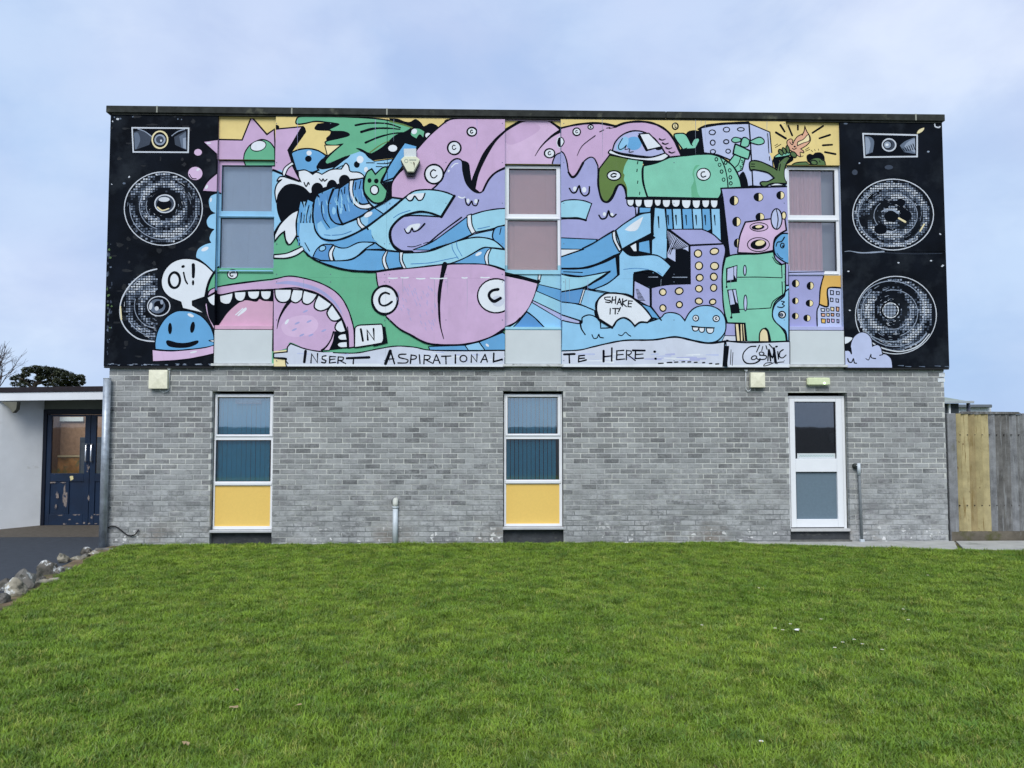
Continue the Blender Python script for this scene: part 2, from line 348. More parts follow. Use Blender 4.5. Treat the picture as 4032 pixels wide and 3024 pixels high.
F('k', '688,700 735,628 805,598| 785,668| 900,640 1015,590| 1030,600| 920,690 880,712 740,738'); L('1015,600 1050,545 1130,522 1210,552 1262,605 1310,625', 26)
F('g', '1000,595| 800,680| 780,640 850,560 965,462| 1060,480| 1160,540|'); L('965,462 850,560 780,640 800,680 1000,598', 12)
E('k', 1120, 685, 32, 36); E('w', 1155, 630, 38, 40); L('1225,667 1310,667', 9); L('1340,675 1440,675 1490,660', (7, 16)); L('1330,708 1395,708', 9); E('w', 1220, 740, 22, 30)
F('mb', '1640,445| 1780,482| 1760,540| 1640,680 1520,832| 1392,876| 1460,720 1560,560|', 15)
T(400,400); L('2080,690 2165,868', 26, sm=0, on='p2'); L('1868,745 2165,868', 20, sm=0, on='p2'); T(1000,400)
F('w', '240,1080 228,980 250,900 300,850| 252,865 280,820 330,818| 490,872| 480,755| 560,745 640,792| 680,768 740,792| 840,740 950,735| 975,700 1000,670 1030,700 1050,760 1140,770 1190,800 1200,832| 1040,850| 800,965| 620,1005| 400,900 300,1000 255,1100', 12)
T(400,400); F('pk', '2010,760| 2075,690| 2165,868| 1990,800|', 0, on='p2'); L('2080,690 2165,868 1868,745', 22, sm=0, on='p2'); F('w', '1970,775 1995,715 2075,655| 2097,682| 2035,725 1998,800 1982,815', 10, on='p2'); T(1000,400)
L('545,880 568,925 590,882 602,902', 11); L('712,840 738,866 752,842 768,866 795,846', 11)
F('k', '245,1080 270,990 340,912 430,895 540,930 612,1000| 660,1085| 500,1085| 480,1180| 340,1270 292,1305| 255,1200')
E('k', 690, 958, 66, 76); E('k', 850, 932, 60, 82); E('k', 985, 862, 62, 66); F('k', '600,1000| 650,1085| 725,1015| 820,1000| 920,935| 1010,900| 1000,860| 900,900| 770,930| 690,960|')
# wave body and sleeves
F('mb', '460,1480| 468,1250 500,1090| 522,1075| 545,1150| 580,1060| 650,1092| 690,1005| 860,930| 930,935| 1040,862| 1190,830| 1195,1000 1260,1112| 1300,1150| 1800,1480| 1560,1700| 700,1700 560,1640 500,1560', 12)
F('lb', '540,1420| 610,1400 660,1450| 760,1640| 700,1700| 570,1640 500,1560|'); F('lb', '690,1330| 730,1300| 790,1400| 960,1345| 1250,1190| 1240,1330| 1100,1440 900,1500 760,1480 700,1420')
F('db', '690,1020| 655,1200 680,1330| 740,1290| 800,1310| 800,1150 860,950|'); F('db', '872,950| 812,1120 832,1270 905,1332 958,1336| 908,1200 928,940|', 12); F('db', '932,945| 908,1120 930,1260 968,1332| 1150,1252 1262,1180| 1130,1140 1060,1050 1040,870|', 12)
F('w', '1040,860| 1035,960 1060,1080 1140,1155 1230,1168 1300,1142| 1262,1108| 1160,1118 1092,1040 1075,950 1088,850|', 12); F('db', '1088,855| 1077,960 1105,1050 1172,1112 1262,1104| 1195,1000 1190,835|', 10)
for s in ('740,1090 735,1180 760,1280 822,1370', '518,1210 508,1325', '545,1235 535,1362', '600,1130 572,1250 578,1345', '642,1115 608,1300 612,1420 632,1502', '552,1540 600,1630', '590,1530 620,1585', '1110,880 1100,960', '1165,860 1145,950', '950,960 960,1010', '990,930 985,1000', '980,1120 1000,1190', '700,1020 712,1040', '750,960 742,1000'): L(s, 10)
for s in ('520,1075 540,1135', '575,1060 560,1140', '690,1010 700,1040'): L(s, (22, 6))
L('500,1100 470,1250 462,1400 470,1475', 12); L('1195,1000 1260,1112 1300,1150', 14); 
for i in range(34):
    x = rr0.uniform(480, 640); y = rr0.uniform(1110, 1560); L([x, y, x-8+(y-1100)*.02, y+rr0.uniform(40, 110)], (4, 8), rr0.choice(['lb', 'db', 'tl', 'lb']))
for i in range(40):
    x = rr0.uniform(680, 1180); y = 1010-(x-680)*.25+rr0.uniform(20, 190); L([x, y, x+6, y+30, x+14, y+rr0.uniform(50, 90)], (4, 8), rr0.choice(['lb', 'mb', 'tl', 'bp']))
E('lb', 870, 1190, 22, 40); E('lb', 945, 1190, 14, 34)
L('655,1080 640,1250 668,1400 740,1490 870,1512 1020,1472 1200,1382 1330,1290 1480,1175 1620,1062 1700,1000', (18, 22))
L('960,1338 1150,1258 1280,1170 1400,1102 1500,1040', 20); L('860,950 812,1100 822,1240 880,1320 960,1340', 14)
F('w', '1120,1270| 1148,1256| 1168,1320 1218,1365| 1172,1386| 1130,1330', 11); E('w', 1245, 1230, 50, 24, 0, -30)
L('765,1450 830,1455', 7, 'bp'); L('850,1455 960,1445 1060,1410', 7, 'bp')
# lavender body behind the arm, pink hump
T(1700, 400)
F('pk', '-440,1040| -438,900 -378,800 -300,722| -155,510| -35,380 65,290 185,200 290,183| 820,183| 820,1100| 0,1100|', 15, on='p2')
F('k', '320,635| 400,668 418,760 432,860| 470,760 560,560 690,400 800,305| 800,335| 690,450 580,640 510,800 478,950| 520,985 430,955 370,865 345,760', on='p2')
F('lv', '10,950| 80,880 180,700 230,640 280,622 330,650 342,760 370,870 430,955 505,992 560,968 620,850 700,770 810,718| 810,1700| 0,1700| -300,1680| -450,1560 -450,1400 -300,1250 100,1255| 240,1030| 0,960|', 15, on='p2')
F('k', '340,680| 372,870 430,955 505,992 560,968| 540,985 480,975 420,900 375,780', on='p2'); L('560,968 620,850 700,770 810,718', 22, on='p2')
L('215,715 250,680 285,672', 10, 'w'); E('w', 185, 755, 10, 16, 0, 30)
E('w', 245, 505, 72, 72, 16); CE(242, 500, 34); E('w', 437, 328, 52, 47, 16); CE(434, 328, 24); E('w', 25, 790, 102, 105, 18); CE(20, 790, 62, 12)
E('w', 395, 1080, 16, 24); E('w', 480, 1085, 18, 24); L('365,1058 378,1112 405,1128 435,1085 450,1125 488,1130 510,1072', 14); L('290,1035 330,1050 358,1040', 12, 'w')
T(1000, 400)
F('tl', '1230,1370| 1480,1180 1620,1062 1700,1000 1780,966 1940,960 2080,985 2182,1026| 2040,1252| 1900,1205 1780,1198 1620,1250 1512,1350 1478,1450 1512,1560 1600,1630 1700,1662| 1500,1640 1330,1542 1268,1440', 15)
L('2182,1028 2040,1255', 28, sm=0); L('2040,1252 1900,1207 1780,1200 1620,1252 1512,1352 1480,1450 1512,1560 1600,1628 1720,1640', (14, 34)); L('1240,1360 1480,1180 1620,1062 1720,985', 18); L('1520,1265 1590,1220 1700,1185', 8, 'bp')
F('w', '1665,1055 1700,1010 1860,995| 1840,1060 1790,1075 1750,1030 1700,1075'); L('1655,1050 1690,1080 1725,1070 1750,1030 1790,1075 1835,1062 1862,1000', 14)
F('w', '1650,1400 1700,1345 1810,1330 1770,1400 1715,1380 1680,1420'); L('1637,1385 1665,1432 1700,1422 1720,1378 1740,1415 1800,1390 1858,1330', (10, 18)); L('1672,1578 1740,1580 1820,1555', 8); L('1845,1545 1895,1530', 7)
L('1740,1612 1880,1555 2000,1455 2110,1370 2260,1260', 14)
F('g', '1195,960 1200,860 1230,770 1282,733| 1322,792| 1400,720 1452,712| 1440,762| 1395,840 1382,882| 1452,972| 1430,1060 1380,1102 1300,1096 1230,1030', 15)
E('k', 1258, 860, 22, 26); E('k', 1332, 865, 25, 27); E('w', 1312, 962, 44, 50, 13); F('k', '1398,882| 1512,858| 1492,950| 1484,1055| 1438,1070| 1462,985|')
F('w', '225,1442| 290,1330 400,1222 487,1180| 460,1320 466,1450| 430,1512 388,1556 350,1530 332,1412| 280,1452 225,1522|', 14); F('k', '340,1405| 352,1500 385,1550| 345,1525 318,1440|'); L('222,1440 290,1325 400,1220', (26, 10)); L('462,1470 492,1470 500,1510', 14)
# --- tile D (1000,900): second panel, bottom
T(1000, 900)
F('w', '215,285| 350,270 450,230 530,193| 548,230| 460,290 350,322 215,322|', 13)
F('mb', '870,160| 1030,114| 1215,22| 1275,10| 1290,100 1350,150| 1200,150 1020,212|'); F('mb', '490,95| 530,200 640,320 800,395 1050,455 1330,465 1612,436| 1590,255| 1400,230 1200,160| 860,180| 640,280|', 0)
F('lb', '490,90| 530,200 640,312| 690,222 760,170 870,178| 745,128 665,35 645,-60| 500,-60|')
F('db', '640,312| 680,230 750,175 862,175| 815,260 842,352| 730,346|', 12); E('lb', 745, 215, 38, 28, 9, -25)
F('lb', '885,190| 940,210 1020,206 1150,150 1320,152| 1210,222 1120,300 1020,342 880,353| 855,270', 12); F('w', '868,180| 815,260 830,345 868,352| 855,270 882,200|', 11)
F('mb', '700,352| 1020,346 1130,302 1220,230| 1442,240| 1402,330 1440,456| 1200,463 1000,446 800,392|', 12); F('w', '1442,238| 1398,320 1408,400 1440,458| 1466,442| 1432,340 1456,248|', 11); F('mb', '1458,248| 1592,258| 1585,340 1622,440| 1468,446| 1434,340', 10)
L('540,240 620,312 720,366 880,422 1050,456 1200,466 1330,468 1500,444 1610,432', (14, 26)); L('555,155 605,245', 9); L('1200,230 1400,226 1590,255', 10)
T(1700, 400)
F('mb', '392,1248| 200,1390 0,1530 -200,1612| 0,1618| 250,1530 442,1442|', 12, on='p2'); F('tl', '430,1235| 560,1195 700,1170 812,1163| 812,1338| 640,1390 480,1422| 440,1350', 13, on='p2'); F('w', '385,1240| 430,1224| 440,1340 478,1420| 435,1442| 390,1350', 11)
L('500,1385 560,1375 630,1358', 8, 'bp')
F('lb', '330,1510| 440,1450 660,1400| 690,1380| 670,1470 690,1520| 560,1480 440,1490|', 10, on='p2'); F('mb', '664,1440 700,1370 812,1346| 812,1640| 740,1560 672,1500', 13, on='p2'); L('755,1375 740,1445', 10, on='p2'); L('0,1618 250,1535 440,1450', (34, 16), on='p2')
T(1000, 900)
F('tl', '1620,265| 1800,260 1940,240 2080,185 2235,130 2385,98 2495,98 2615,130 2728,224| 2575,208 2495,210 2400,260 2280,330 2135,382| 1900,408 1650,440| 1610,350', 14); F('w', '1585,255| 1626,255| 1616,340 1662,440| 1630,442| 1590,360', 11)
L('1710,385 1900,375 2080,340 2220,310', 8, 'bp'); L('2155,165 2165,230 2225,330', 7, 'bp'); L('2205,145 2215,210 2265,300', 7, 'bp')
T(1700, 900)
F('mb', '230,377| 400,300 560,212 642,210| 580,300 602,396| 400,383|', 11, on='p2'); E('w', 510, 275, 38, 17, 0, -28); F('tl', '650,213| 812,234| 812,455| 700,412 620,393| 615,300', 12, on='p2'); F('w', '605,240| 650,208| 614,300 622,396| 594,396| 575,310', 10)
# pink bean
T(1000, 900)
F('pk', '1330,475| 1500,450 1800,422 2105,390 2335,384 2535,394 2728,456| 3088,583| 3062,690 3035,780 2965,900 2815,1050 2735,1088 2555,1190 2335,1250 2135,1265 1890,1245 1700,1150 1580,1085 1440,960| 1400,800 1345,600', 12)
L('1440,960 1580,1088 1700,1155 1890,1250 2135,1270 2335,1255 2555,1195 2735,1090 2815,1055 2965,905', (14, 26)); L('2078,388 2040,560 2018,720 2016,900 2030,1060 2066,1202', (48, 6))
for a, b, c in ((1465,1560,538),(1600,1680,533),(1770,1860,543),(1920,2100,540),(2265,2320,535),(2470,2560,532)): L([a, c, (a+b)/2, c+4, b, c], 12, 'w')
E('w', 1425, 778, 140, 154, 24); L('1472,712 1430,698 1385,720 1363,770 1375,822 1415,840 1460,826 1502,796', 20)
rr = random.Random(4)
for i in range(60):
    x = rr.uniform(1560, 1990); y = rr.uniform(640, 1130)
    if y < 700+(x-1500)*.9+150: L([x, y, x-14, y-34], (3, 6), 'lv')
T(1700, 900)
E('w', 700, 732, 202, 186, 15, on='p2'); L('722,662 660,675 624,715 636,762 682,792 748,758', (30, 30), on='p2'); E('bn', 720, 790, 70, 60, on='p2'); L('748,758 682,792 636,762 624,715 660,675 722,662', 30, on='p2')
F('mb', '-35,1285| 360,1270| 400,1325| -20,1325|', 10); F('lb', '360,1270| 515,1235| 580,1325| 400,1325|', 10); F('mb', '515,1235| 770,1130| 810,1150| 810,1325| 580,1325|', 12); E('w', 605, 1270, 22, 12, 0, 40)
# mouth
T(1000, 900)
F('k', '-524,760| -424,692 -369,722 215,662 420,645 540,660 700,710 850,820 960,980 1020,1150 1030,1300| 830,1325| 740,1325 400,1240 215,1340| -440,1090| -500,950 -530,830|')
F('pk', '215,662| 420,645 540,660 700,710 850,820 960,980 1000,1100| 880,1120| 860,1200 740,1328| 600,1325 400,1240 360,1300 215,1342|', 0, on='p2'); F('pt', '-374,1030| -279,900 -159,800 -79,775 21,792 61,762 111,782 240,790| 240,1110| -430,1110|', 10, on='b1')
F('pl', '300,1050 430,960 620,950 700,1040 640,1140 460,1180 340,1150', on='p2'); F('pl', '820,1325| 862,1230 878,1130| 862,1120| 830,1220 760,1325|', 8)
L('398,780 330,870 275,980 250,1092', (34, 5)); L('872,1120 842,1200 792,1280 738,1326', (10, 22)); E('w', 358, 1015, 14, 34, 0, 35); F('w', '-175,940 -95,860 -85,890 -165,950'); L('-200,940 -120,870', 10, 'w')
for x, y in ((440,1100),(520,1160),(600,1010),(470,1030),(760,1110),(620,1160),(560,900)): E('lv', x, y, 30, 10, 0, -25)
F('pl', '-530,830| -505,950 -440,1090| -428,1110| -428,1075 -490,960 -515,815', 6)
F('pk', '-524,745| -500,690 -414,638 -159,598 211,550 370,518 520,535 700,585 850,660 950,750 1020,870 1065,1000 1090,1120 1095,1290| 1030,1300| 1020,1150 960,980 850,820 700,710 540,660 420,645 215,662 -59,672 -209,690 -369,722 -424,692|', 13)
F('lv', '230,600 370,570 560,600 720,660 850,760 940,880 1000,1050 960,940 850,800 700,690 540,640 400,610')
L('1018,1070 1028,1150 1032,1230', 9); L('-524,745 -440,530 -400,440', 26, on='p1')
for a in ((-377,730,-227,697,112), (-216,690,-87,683,105), (-71,681,63,677,92), (71,677,189,675,100)): TU(*a, w=14)
F('w', '-514,750| -419,702| -397,740| -397,820 -434,842 -484,810', 13); TU(226, 660, 410, 660, 145, w=15)
for s in ('425,662| 535,670| 520,760 460,808 400,782 405,720', '541,672| 692,716| 640,792 580,826 525,790', '702,722| 847,822| 800,872 720,896 660,862 665,800', '852,825| 952,975| 900,1005 840,996 796,930 810,880', '956,990| 1002,1120| 940,1132 885,1092 900,1030', '1002,1140| 1016,1214| 940,1216 910,1182 940,1150', '1016,1228| 1020,1296| 940,1296 905,1266 930,1236'): F('w', s, 14)
T(400, 900)
F('g', '1262,436| 1200,545 1148,690| 1190,655 1245,632| 1260,600|', 0, on='p1'); L('1225,480 1275,420 1290,440', 22); L('1225,478 1165,590 1132,745', 26); F('g', '1235,470| 1255,430| 1900,430| 1900,552 1500,592 1235,640|', 0, on='b1'); L('1235,640 1500,592 1880,550', 13, on='b1')
E('w', 1425, 497, 56, 50, 11); L('1448,474 1412,478 1398,500 1410,518 1430,515', 12)
# IN sign and banner
T(1000, 900)
F('k', '1395,1062| 1430,1070| 1456,1246| 1300,1285| 1300,1262|'); F('w', '1098,1100 1120,1062 1160,1050| 1385,1040| 1400,1070 1412,1200 1390,1248| 1120,1292 1095,1275|', 13)
L('1163,1095 1186,1222', 20, sm=0); L('1240,1214| 1232,1106| 1308,1214| 1302,1090|', 17, sm=0)
F('ye', '215,1335| 380,1320| 380,1500| 215,1500|', sm=0)
F('bn', '215,1357| 362,1342| 366,1290 400,1252| 560,1310 750,1342 1000,1356 1150,1350 1350,1310 1550,1280 1750,1292 1900,1322 2212,1331 2735,1327| 2735,1560| 380,1560| 348,1480 346,1420| 215,1405|', 12)
F('w', '370,1478| 1300,1470 1500,1490 2735,1478| 2735,1560| 380,1560|'); 
for i in range(26):
    x = rr.uniform(380, 2640); y = rr.uniform(1350, 1460); L([x, y, x+rr.uniform(40, 160), y+rr.uniform(-10, 6)], (8, 16), rr.choice(['w', 'pa', 'bn']))
L('370,1470 348,1440 346,1412 218,1405', 12)
for s, ww in (('562,1335 548,1452', 28), ('620,1462| 628,1365| 690,1460| 693,1360|', 13), ('785,1385 748,1392 745,1420 782,1438 770,1462 735,1455', 13), ('826,1390 822,1464', 13), ('826,1392 890,1396', 12), ('824,1426 880,1420', 12), ('822,1464 888,1456', 12), ('918,1396 913,1468', 13), ('918,1398 972,1402 964,1432 922,1436', 12), ('930,1434 998,1470', 12), ('1012,1412 1255,1402', 24), ('1085,1410 1080,1472', 13),
    ('1485,1332 1432,1470', 30), ('1487,1330 1530,1472', 14), ('1455,1422 1522,1418', 13), ('1655,1368 1585,1372 1585,1404 1672,1428 1658,1462 1568,1463', 13), ('1712,1375 1703,1468', 14), ('1712,1377 1764,1388 1760,1416 1710,1426', 12), ('1800,1375 1808,1468', 14), ('1855,1378 1850,1472', 13), ('1855,1380 1914,1388 1906,1420 1856,1427', 12), ('1865,1426 1942,1466', 12)): L(s, ww, sm=0 if '|' in s else 1)
T(1700, 900)
for s, ww in (('50,1373 14,1467', 13), ('50,1373 90,1468', 13), ('26,1434 76,1434', 12), ('108,1391 207,1388', 14), ('153,1388 156,1472', 14), ('258,1374 257,1466', 15), ('430,1456| 432,1376| 490,1450| 493,1365|', 13), ('580,1368 534,1457', 13), ('580,1368 606,1452', 13), ('546,1426 600,1424', 12), ('676,1358 672,1452', 17), ('672,1450 766,1424', 18)): L(s, ww, sm=0, on='p2')
E(None, 345, 1416, 37, 35, 13)

# --- second bay (1700,400)/(1700,900)
T(1700, 400)
F('y', '780,150| 1420,150| 1420,700| 780,700|', sm=0, on='b2h'); F('pl', '780,320| 900,250 980,215 1100,200 1250,205 1330,245 1412,305| 1412,700| 780,700|', 0, on='b2h'); F('pk', '800,330| 900,262 1100,235 1180,300 1000,420 860,470 800,440|', on='b2h'); F('lv', '1318,690 1330,620 1360,575 1412,555| 1412,700|', 12, on='b2h')
L('780,325 900,252 980,212 1060,200', (34, 18), on='b2h'); L('1060,200 1250,203 1330,245 1412,305', (12, 28), on='b2h'); L('1402,318 1300,382 1190,490 1125,592', (30, 6), on='b2h')
E('w', 1283, 563, 56, 49, 14, on='b2h'); CE(1282, 563, 26); F('k', '1412,385| 1380,390 1362,440 1375,490 1412,505|', 8, on='b2h', oc='w')
T(1700, 900)
F('tl', '780,440| 1430,440| 1430,1110| 780,1110|', sm=0, on='b2l')
F('pl', '780,490| 1155,590| 1130,690 1095,785 1030,900 880,1050 780,1080|', 10, on='b2l')
F('mb', '1165,608| 1420,668| 1420,800| 1140,680|', 9, on='b2l'); F('ll', '1100,782| 1420,938| 1420,1002| 1092,805|', 10, on='b2l'); F('lb', '1090,812| 1420,1005| 1420,1110| 1250,1110| 1035,905|', on='b2l'); F('db', '1035,905| 1120,970 1200,1050 1260,1110| 850,1110| 950,1010|', 13, on='b2l'); L('780,1085 900,1030 960,975', 18, on='b2l')
F('k', '780,462| 1000,520| 1190,572| 1165,604| 1000,560| 780,512|', on='b2l'); F('w', '1155,560| 1162,480| 1198,480| 1180,560|', 9, on='b2l')
F('tl', '780,400| 1430,400| 1430,505| 780,505|', sm=0, on='b2f'); F('k', '780,468| 900,495| 900,510| 780,510|', on='b2f'); F('lv', '780,-130| 812,-130| 812,10| 780,10|', sm=0, on='zz')

# --- third panel
T(2300, 400)
F('y', '-260,130| 2230,130| 2230,760| -260,760|', sm=0, on='p3'); F('lb', '-260,1500| 2230,1500| 2230,3000| -260,3000|', sm=0, on='p3'); F('k', '400,1040| 1600,1040| 1600,2000| 400,2000|', sm=0, on='p3')
F('pk', '-260,290| -110,255 40,235 190,235 350,268| 450,230 600,215 750,235 880,300 970,400 1030,500 1062,592| 920,640| 280,700| 160,900| -260,900|', 18, on='p3'); L('-255,292 -110,257 40,238 190,238 350,270', (14, 26), on='p3'); L('350,268 450,232 600,217 750,237 880,302 970,402 1062,592', 22, on='p3')
F('lv', '-260,538| -222,565 -190,645 -168,770 -130,820 -80,790 -10,662 60,608 112,622 150,700| 155,900 190,1060 250,1100 310,1050 370,920 400,905 440,950 462,1060| 560,1160| 565,1300| 320,1420| 40,1590| -260,1560|', 13, on='p3'); L('-170,770 -130,822 -80,790 -10,665', 22, on='p3'); L('-75,585 -20,480 120,370', (5, 9), on='p3'); L('170,330 215,308', 9, on='p3'); L('245,290 280,282 275,292 340,280', 9, on='p3')
E('w', -81, 328, 41, 40, 12, on='p3'); CE(-81, 328, 20, 8); E('w', 71, 277, 29, 23, 11, on='p3'); E('k', 71, 278, 10, 11); F('w', '-260,388| -232,400 -218,440 -240,480 -260,495|', 10, on='p3')
for x, y, s in ((-45, 960, 1.0), (265, 1235, .8)):
    E('w', x-55*s, y-10, 22*s, 26*s); E('w', x+45*s, y, 24*s, 30*s)
L('-160,945 -130,990 -90,985 -54,918 -35,990 5,1027 50,1000 58,928', 16, on='p3'); L('162,1238 190,1277 240,1262 265,1192 282,1240 312,1257 348,1228', 16, on='p3')
F('tl', '-260,1098| -200,1075 -100,1068 0,1080 82,1110| 20,1288| -60,1270 -150,1268 -260,1278|', 12, on='p3'); L('-260,1272 -150,1270 -60,1272 20,1292', 22, on='p3')
# robot
F('k', '1060,592| 1045,540| 1110,350 1180,312 1245,318| 1272,280| 1320,570|'); F('m', '978,372 1040,345 1110,362 1165,465| 1195,410 1240,395 1258,420 1240,460 1215,512| 1075,522|', 13); L('1075,520 1120,505', 8); L('1165,460 1180,480', 8)
E('ye', 992, 268, 31, 34, 13); L('990,250 990,280 1005,278', 8)
F('pa', '1270,285| 1500,247 1795,237| 1812,450| 1838,918| 1720,935| 1600,640| 1450,580 1300,560|', 15); F('pa', '1797,237| 2022,332| 2058,722| 2200,940| 1838,918| 1812,450|', 12)
for x, y, a, b in ((1395,335,34,26),(1550,305,34,26),(1706,302,37,19),(1400,447,26,28),(1547,437,28,22),(1402,545,28,22),(1568,540,25,22)): E('pa', x, y, a, b, 11)
L('1245,300 1330,262 1500,240 1790,225', 20); L('1998,348 2005,440 2012,560', 9); L('2018,600 2020,640', 9)
F('k', '1690,800| 1735,762 1775,850 1790,942| 1720,942|')
F('m', '1575,660| 1640,572| 1755,612| 1722,742| 1660,772| 1610,690', 12); L('1705,610 1680,680 1640,720', 9)
for i in range(6): L([1712+i*4-(i//3)*30, 640+i*20, 1732+i*2-(i//3)*24, 650+i*20], 8)
F('m', '1640,482 1662,468 1808,538| 1792,612 1762,622 1622,568|', 15)
F('m', '1700,480| 1722,402 1760,392 1802,422| 1790,480 1750,496', 12); F('m', '1706,402| 1640,388 1605,420 1640,446 1706,434|', 11); F('m', '1802,432| 1900,388 1952,410 1957,450 1900,470 1820,450|', 12)
F('ol', '155,800 165,730 278,582| 640,645| 632,800 690,1042| 462,1046| 450,950 400,905 350,930 310,1020 250,1090 190,1060 155,920', 0, on='p3'); F('m', '482,625| 640,650| 632,850 690,1042| 466,1042| 470,960 455,900 432,850 440,800 425,770 445,690', on='p3')
L('155,800 165,730 278,582 640,645', 15, on='p3', sm=0); L('155,800 155,920 190,1060 250,1092 310,1020 350,930 400,903 445,945 462,1046', 20, on='p3')
F('m', '645,700| 800,662 930,606| 1100,587 1280,571 1400,576 1500,612 1620,702 1690,830 1716,935| 1500,945| 1490,1010 1462,1058| 690,1042| 645,880 640,760', 16); F('k', '640,650| 740,650 860,640| 800,668 652,704|')
F('g', '1165,930| 1195,860 1180,780 1210,700 1260,690| 1200,760 1215,880 1240,1000 1270,1040| 1170,1040|'); 
F('ll', '308,535| 340,440 420,360 530,320 640,330 750,390 830,480 882,562| 740,602 600,592 400,562|', 15); E('mb', 540, 455, 86, 74); F('lb', '350,500 420,390 480,400 470,480 400,540'); F('w', '600,352| 705,345| 845,490| 690,530|', 13, sm=0); L('595,375 680,530', 22, sm=0); L('690,528 790,505', 14); E('k', 815, 512, 36, 16, 0, -10)
L('418,400 375,480 385,520 425,510 460,475 445,520 495,515 490,550 535,545', 9)
F('w', '270,562 285,525| 400,575 600,606 740,606 882,560| 925,592| 850,640 740,647 560,632 400,602', 13)
for y in (405, 450, 500, 545): L([820+(y-405)*.75, y, 850+(y-405)*.75, y+12, 885+(y-405)*.75, y], (14, 5))
E('w', 1300, 792, 74, 66, 11); L('1312,765 1285,768 1272,795 1290,822 1325,812', 11); E('w', 325, 805, 74, 52, 13); L('350,790 320,782 292,805 312,822 345,812', 14)
for x, y in ((1440,628),(1475,688),(1497,762),(1518,850),(1540,665),(1585,748),(1592,825),(1597,890)): E(None, x, y, 15, 18, 9)
for x, y in ((585,665),(578,750),(585,878),(606,1000)): L([x, y-14, x-4, y+12], 9)
L('1480,602 1532,720 1560,850 1566,935', 11); L('645,700 632,760 645,900 692,1045', 16)
L('458,1050 900,1052 1300,1062 1490,1062', 24)
for a in ((465,1064,546,1064,74),(552,1064,634,1064,84),(646,1064,752,1064,96),(763,1064,840,1064,76),(850,1066,942,1066,88),(950,1066,1047,1066,84),(1060,1068,1164,1068,98),(1176,1070,1268,1070,94),(1280,1070,1366,1070,86),(1374,1070,1458,1070,90)): TU(*a)
F('mb', '600,1150| 730,1155| 720,1205| 600,1215|', 9); F('ll', '562,1150| 588,1150| 580,1215| 572,1225|')
for i, (a, b) in enumerate(((890,955),(962,1055),(1064,1172),(1178,1276),(1282,1370),(1380,1478))):
    F('lb' if i % 2 else 'mb', f'{a},1165| {b},1165| {b+14},{1390 if i<5 else 1530}| {a+14},{1390 if i<4 else 1440 if i<5 else 1455}|', 9); L([(a+b)/2-10, 1240, (a+b)/2-2, 1345], (16, 6))
F('lb', '765,1150| 880,1165| 905,1400| 900,2060| 740,2060| 740,1500|', 12); L('808,1255 815,1375', (16, 7)); L('780,1600 800,1625 830,1590 850,1620', 8, 'bp')
# lavender towers and monsters on the right of panel three
F('lv', '1490,945| 2230,925| 2230,2000| 1640,2000| 1580,1660| 1510,1050|', 15)
for a in ((1632,1078,50,54,8),(1898,1040,54,48,8),(2138,1020,46,46,8),(1660,1308,48,54,8),(1915,1258,50,48,8),(1665,1540,36,50,8)): HE(*a)
F('pl', '1672,1645| 1680,1560 1700,1450 1755,1312| 2040,1275| 2185,1270| 2202,1400| 2130,1440 2072,1500 2060,1622| 1900,1655|', 15); E(None, 1903, 1365, 98, 46, 9); E('k', 1893, 1368, 70, 28, 0, -4); E('ye', 1902, 1361, 36, 15, 0, -6); E(None, 1898, 1557, 120, 76, 9); E('k', 1898, 1555, 88, 54, 0, -8); E('ye', 1915, 1540, 52, 28, 0, -12)
E('ye', 2175, 1240, 24, 40, 10); E('pa', 2095, 1278, 60, 112, 13); L('2092,1170 2112,1280 2095,1388', 10)
T(2300, 900)
F('m', '1538,312| 1650,282 1900,275 2062,250| 2082,330 2152,392| 2192,380| 2192,660| 2172,720 2080,800 2052,900 2072,1000 2150,1080 2192,1150| 2205,1228| 1772,1242| 1750,1032| 1558,1028| 1522,880 1500,650 1510,450', 15)
L('1670,530 1900,528 2150,536', 9); L('2052,310 2090,370 2150,400', 9); L('2150,400 2155,536', 9); L('1690,880 1860,875 2032,864', 9); L('2032,864 2060,790 2160,722', 10); L('2155,580 2160,720', 9)
E('pa', 1750, 455, 15, 56, 9); E('pa', 1756, 810, 18, 87, 9)
F('k', '1545,430| 1670,395| 1664,580| 1545,592|', sm=0); F('pa', '1562,440| 1625,420| 1625,555| 1558,565|', sm=0); F('pa', '1632,415| 1660,408| 1655,550| 1632,500|', sm=0); L('1550,590 1552,640', 8); E('k', 1552, 636, 10, 12)
F('k', '1555,665| 1655,655| 1698,920| 1600,928|', sm=0); F('pa', '1572,675| 1610,668| 1640,822| 1592,830|', sm=0); F('pa', '1622,668| 1648,664| 1672,815| 1655,800|', sm=0); L('1605,925 1602,965', 8); E('k', 1602, 968, 14, 13)
F('lv', '1545,1030| 1642,1035| 1648,1168| 1532,1165|', 8); F('bn', '1530,1165| 1650,1168| 1655,1232| 1500,1225|', 8)
F('cr', '1645,1035| 1742,1035| 1758,1232| 1662,1228|', 11); L('1690,1038 1702,1225', (22, 12)); L('1722,1038 1735,1225', (10, 16))
F('k', '1930,1240| 1960,1085 2010,1110 2040,1232|'); F('cr', '1908,1238| 1912,1140 1950,1090 1995,1120 2012,1236|', 12)
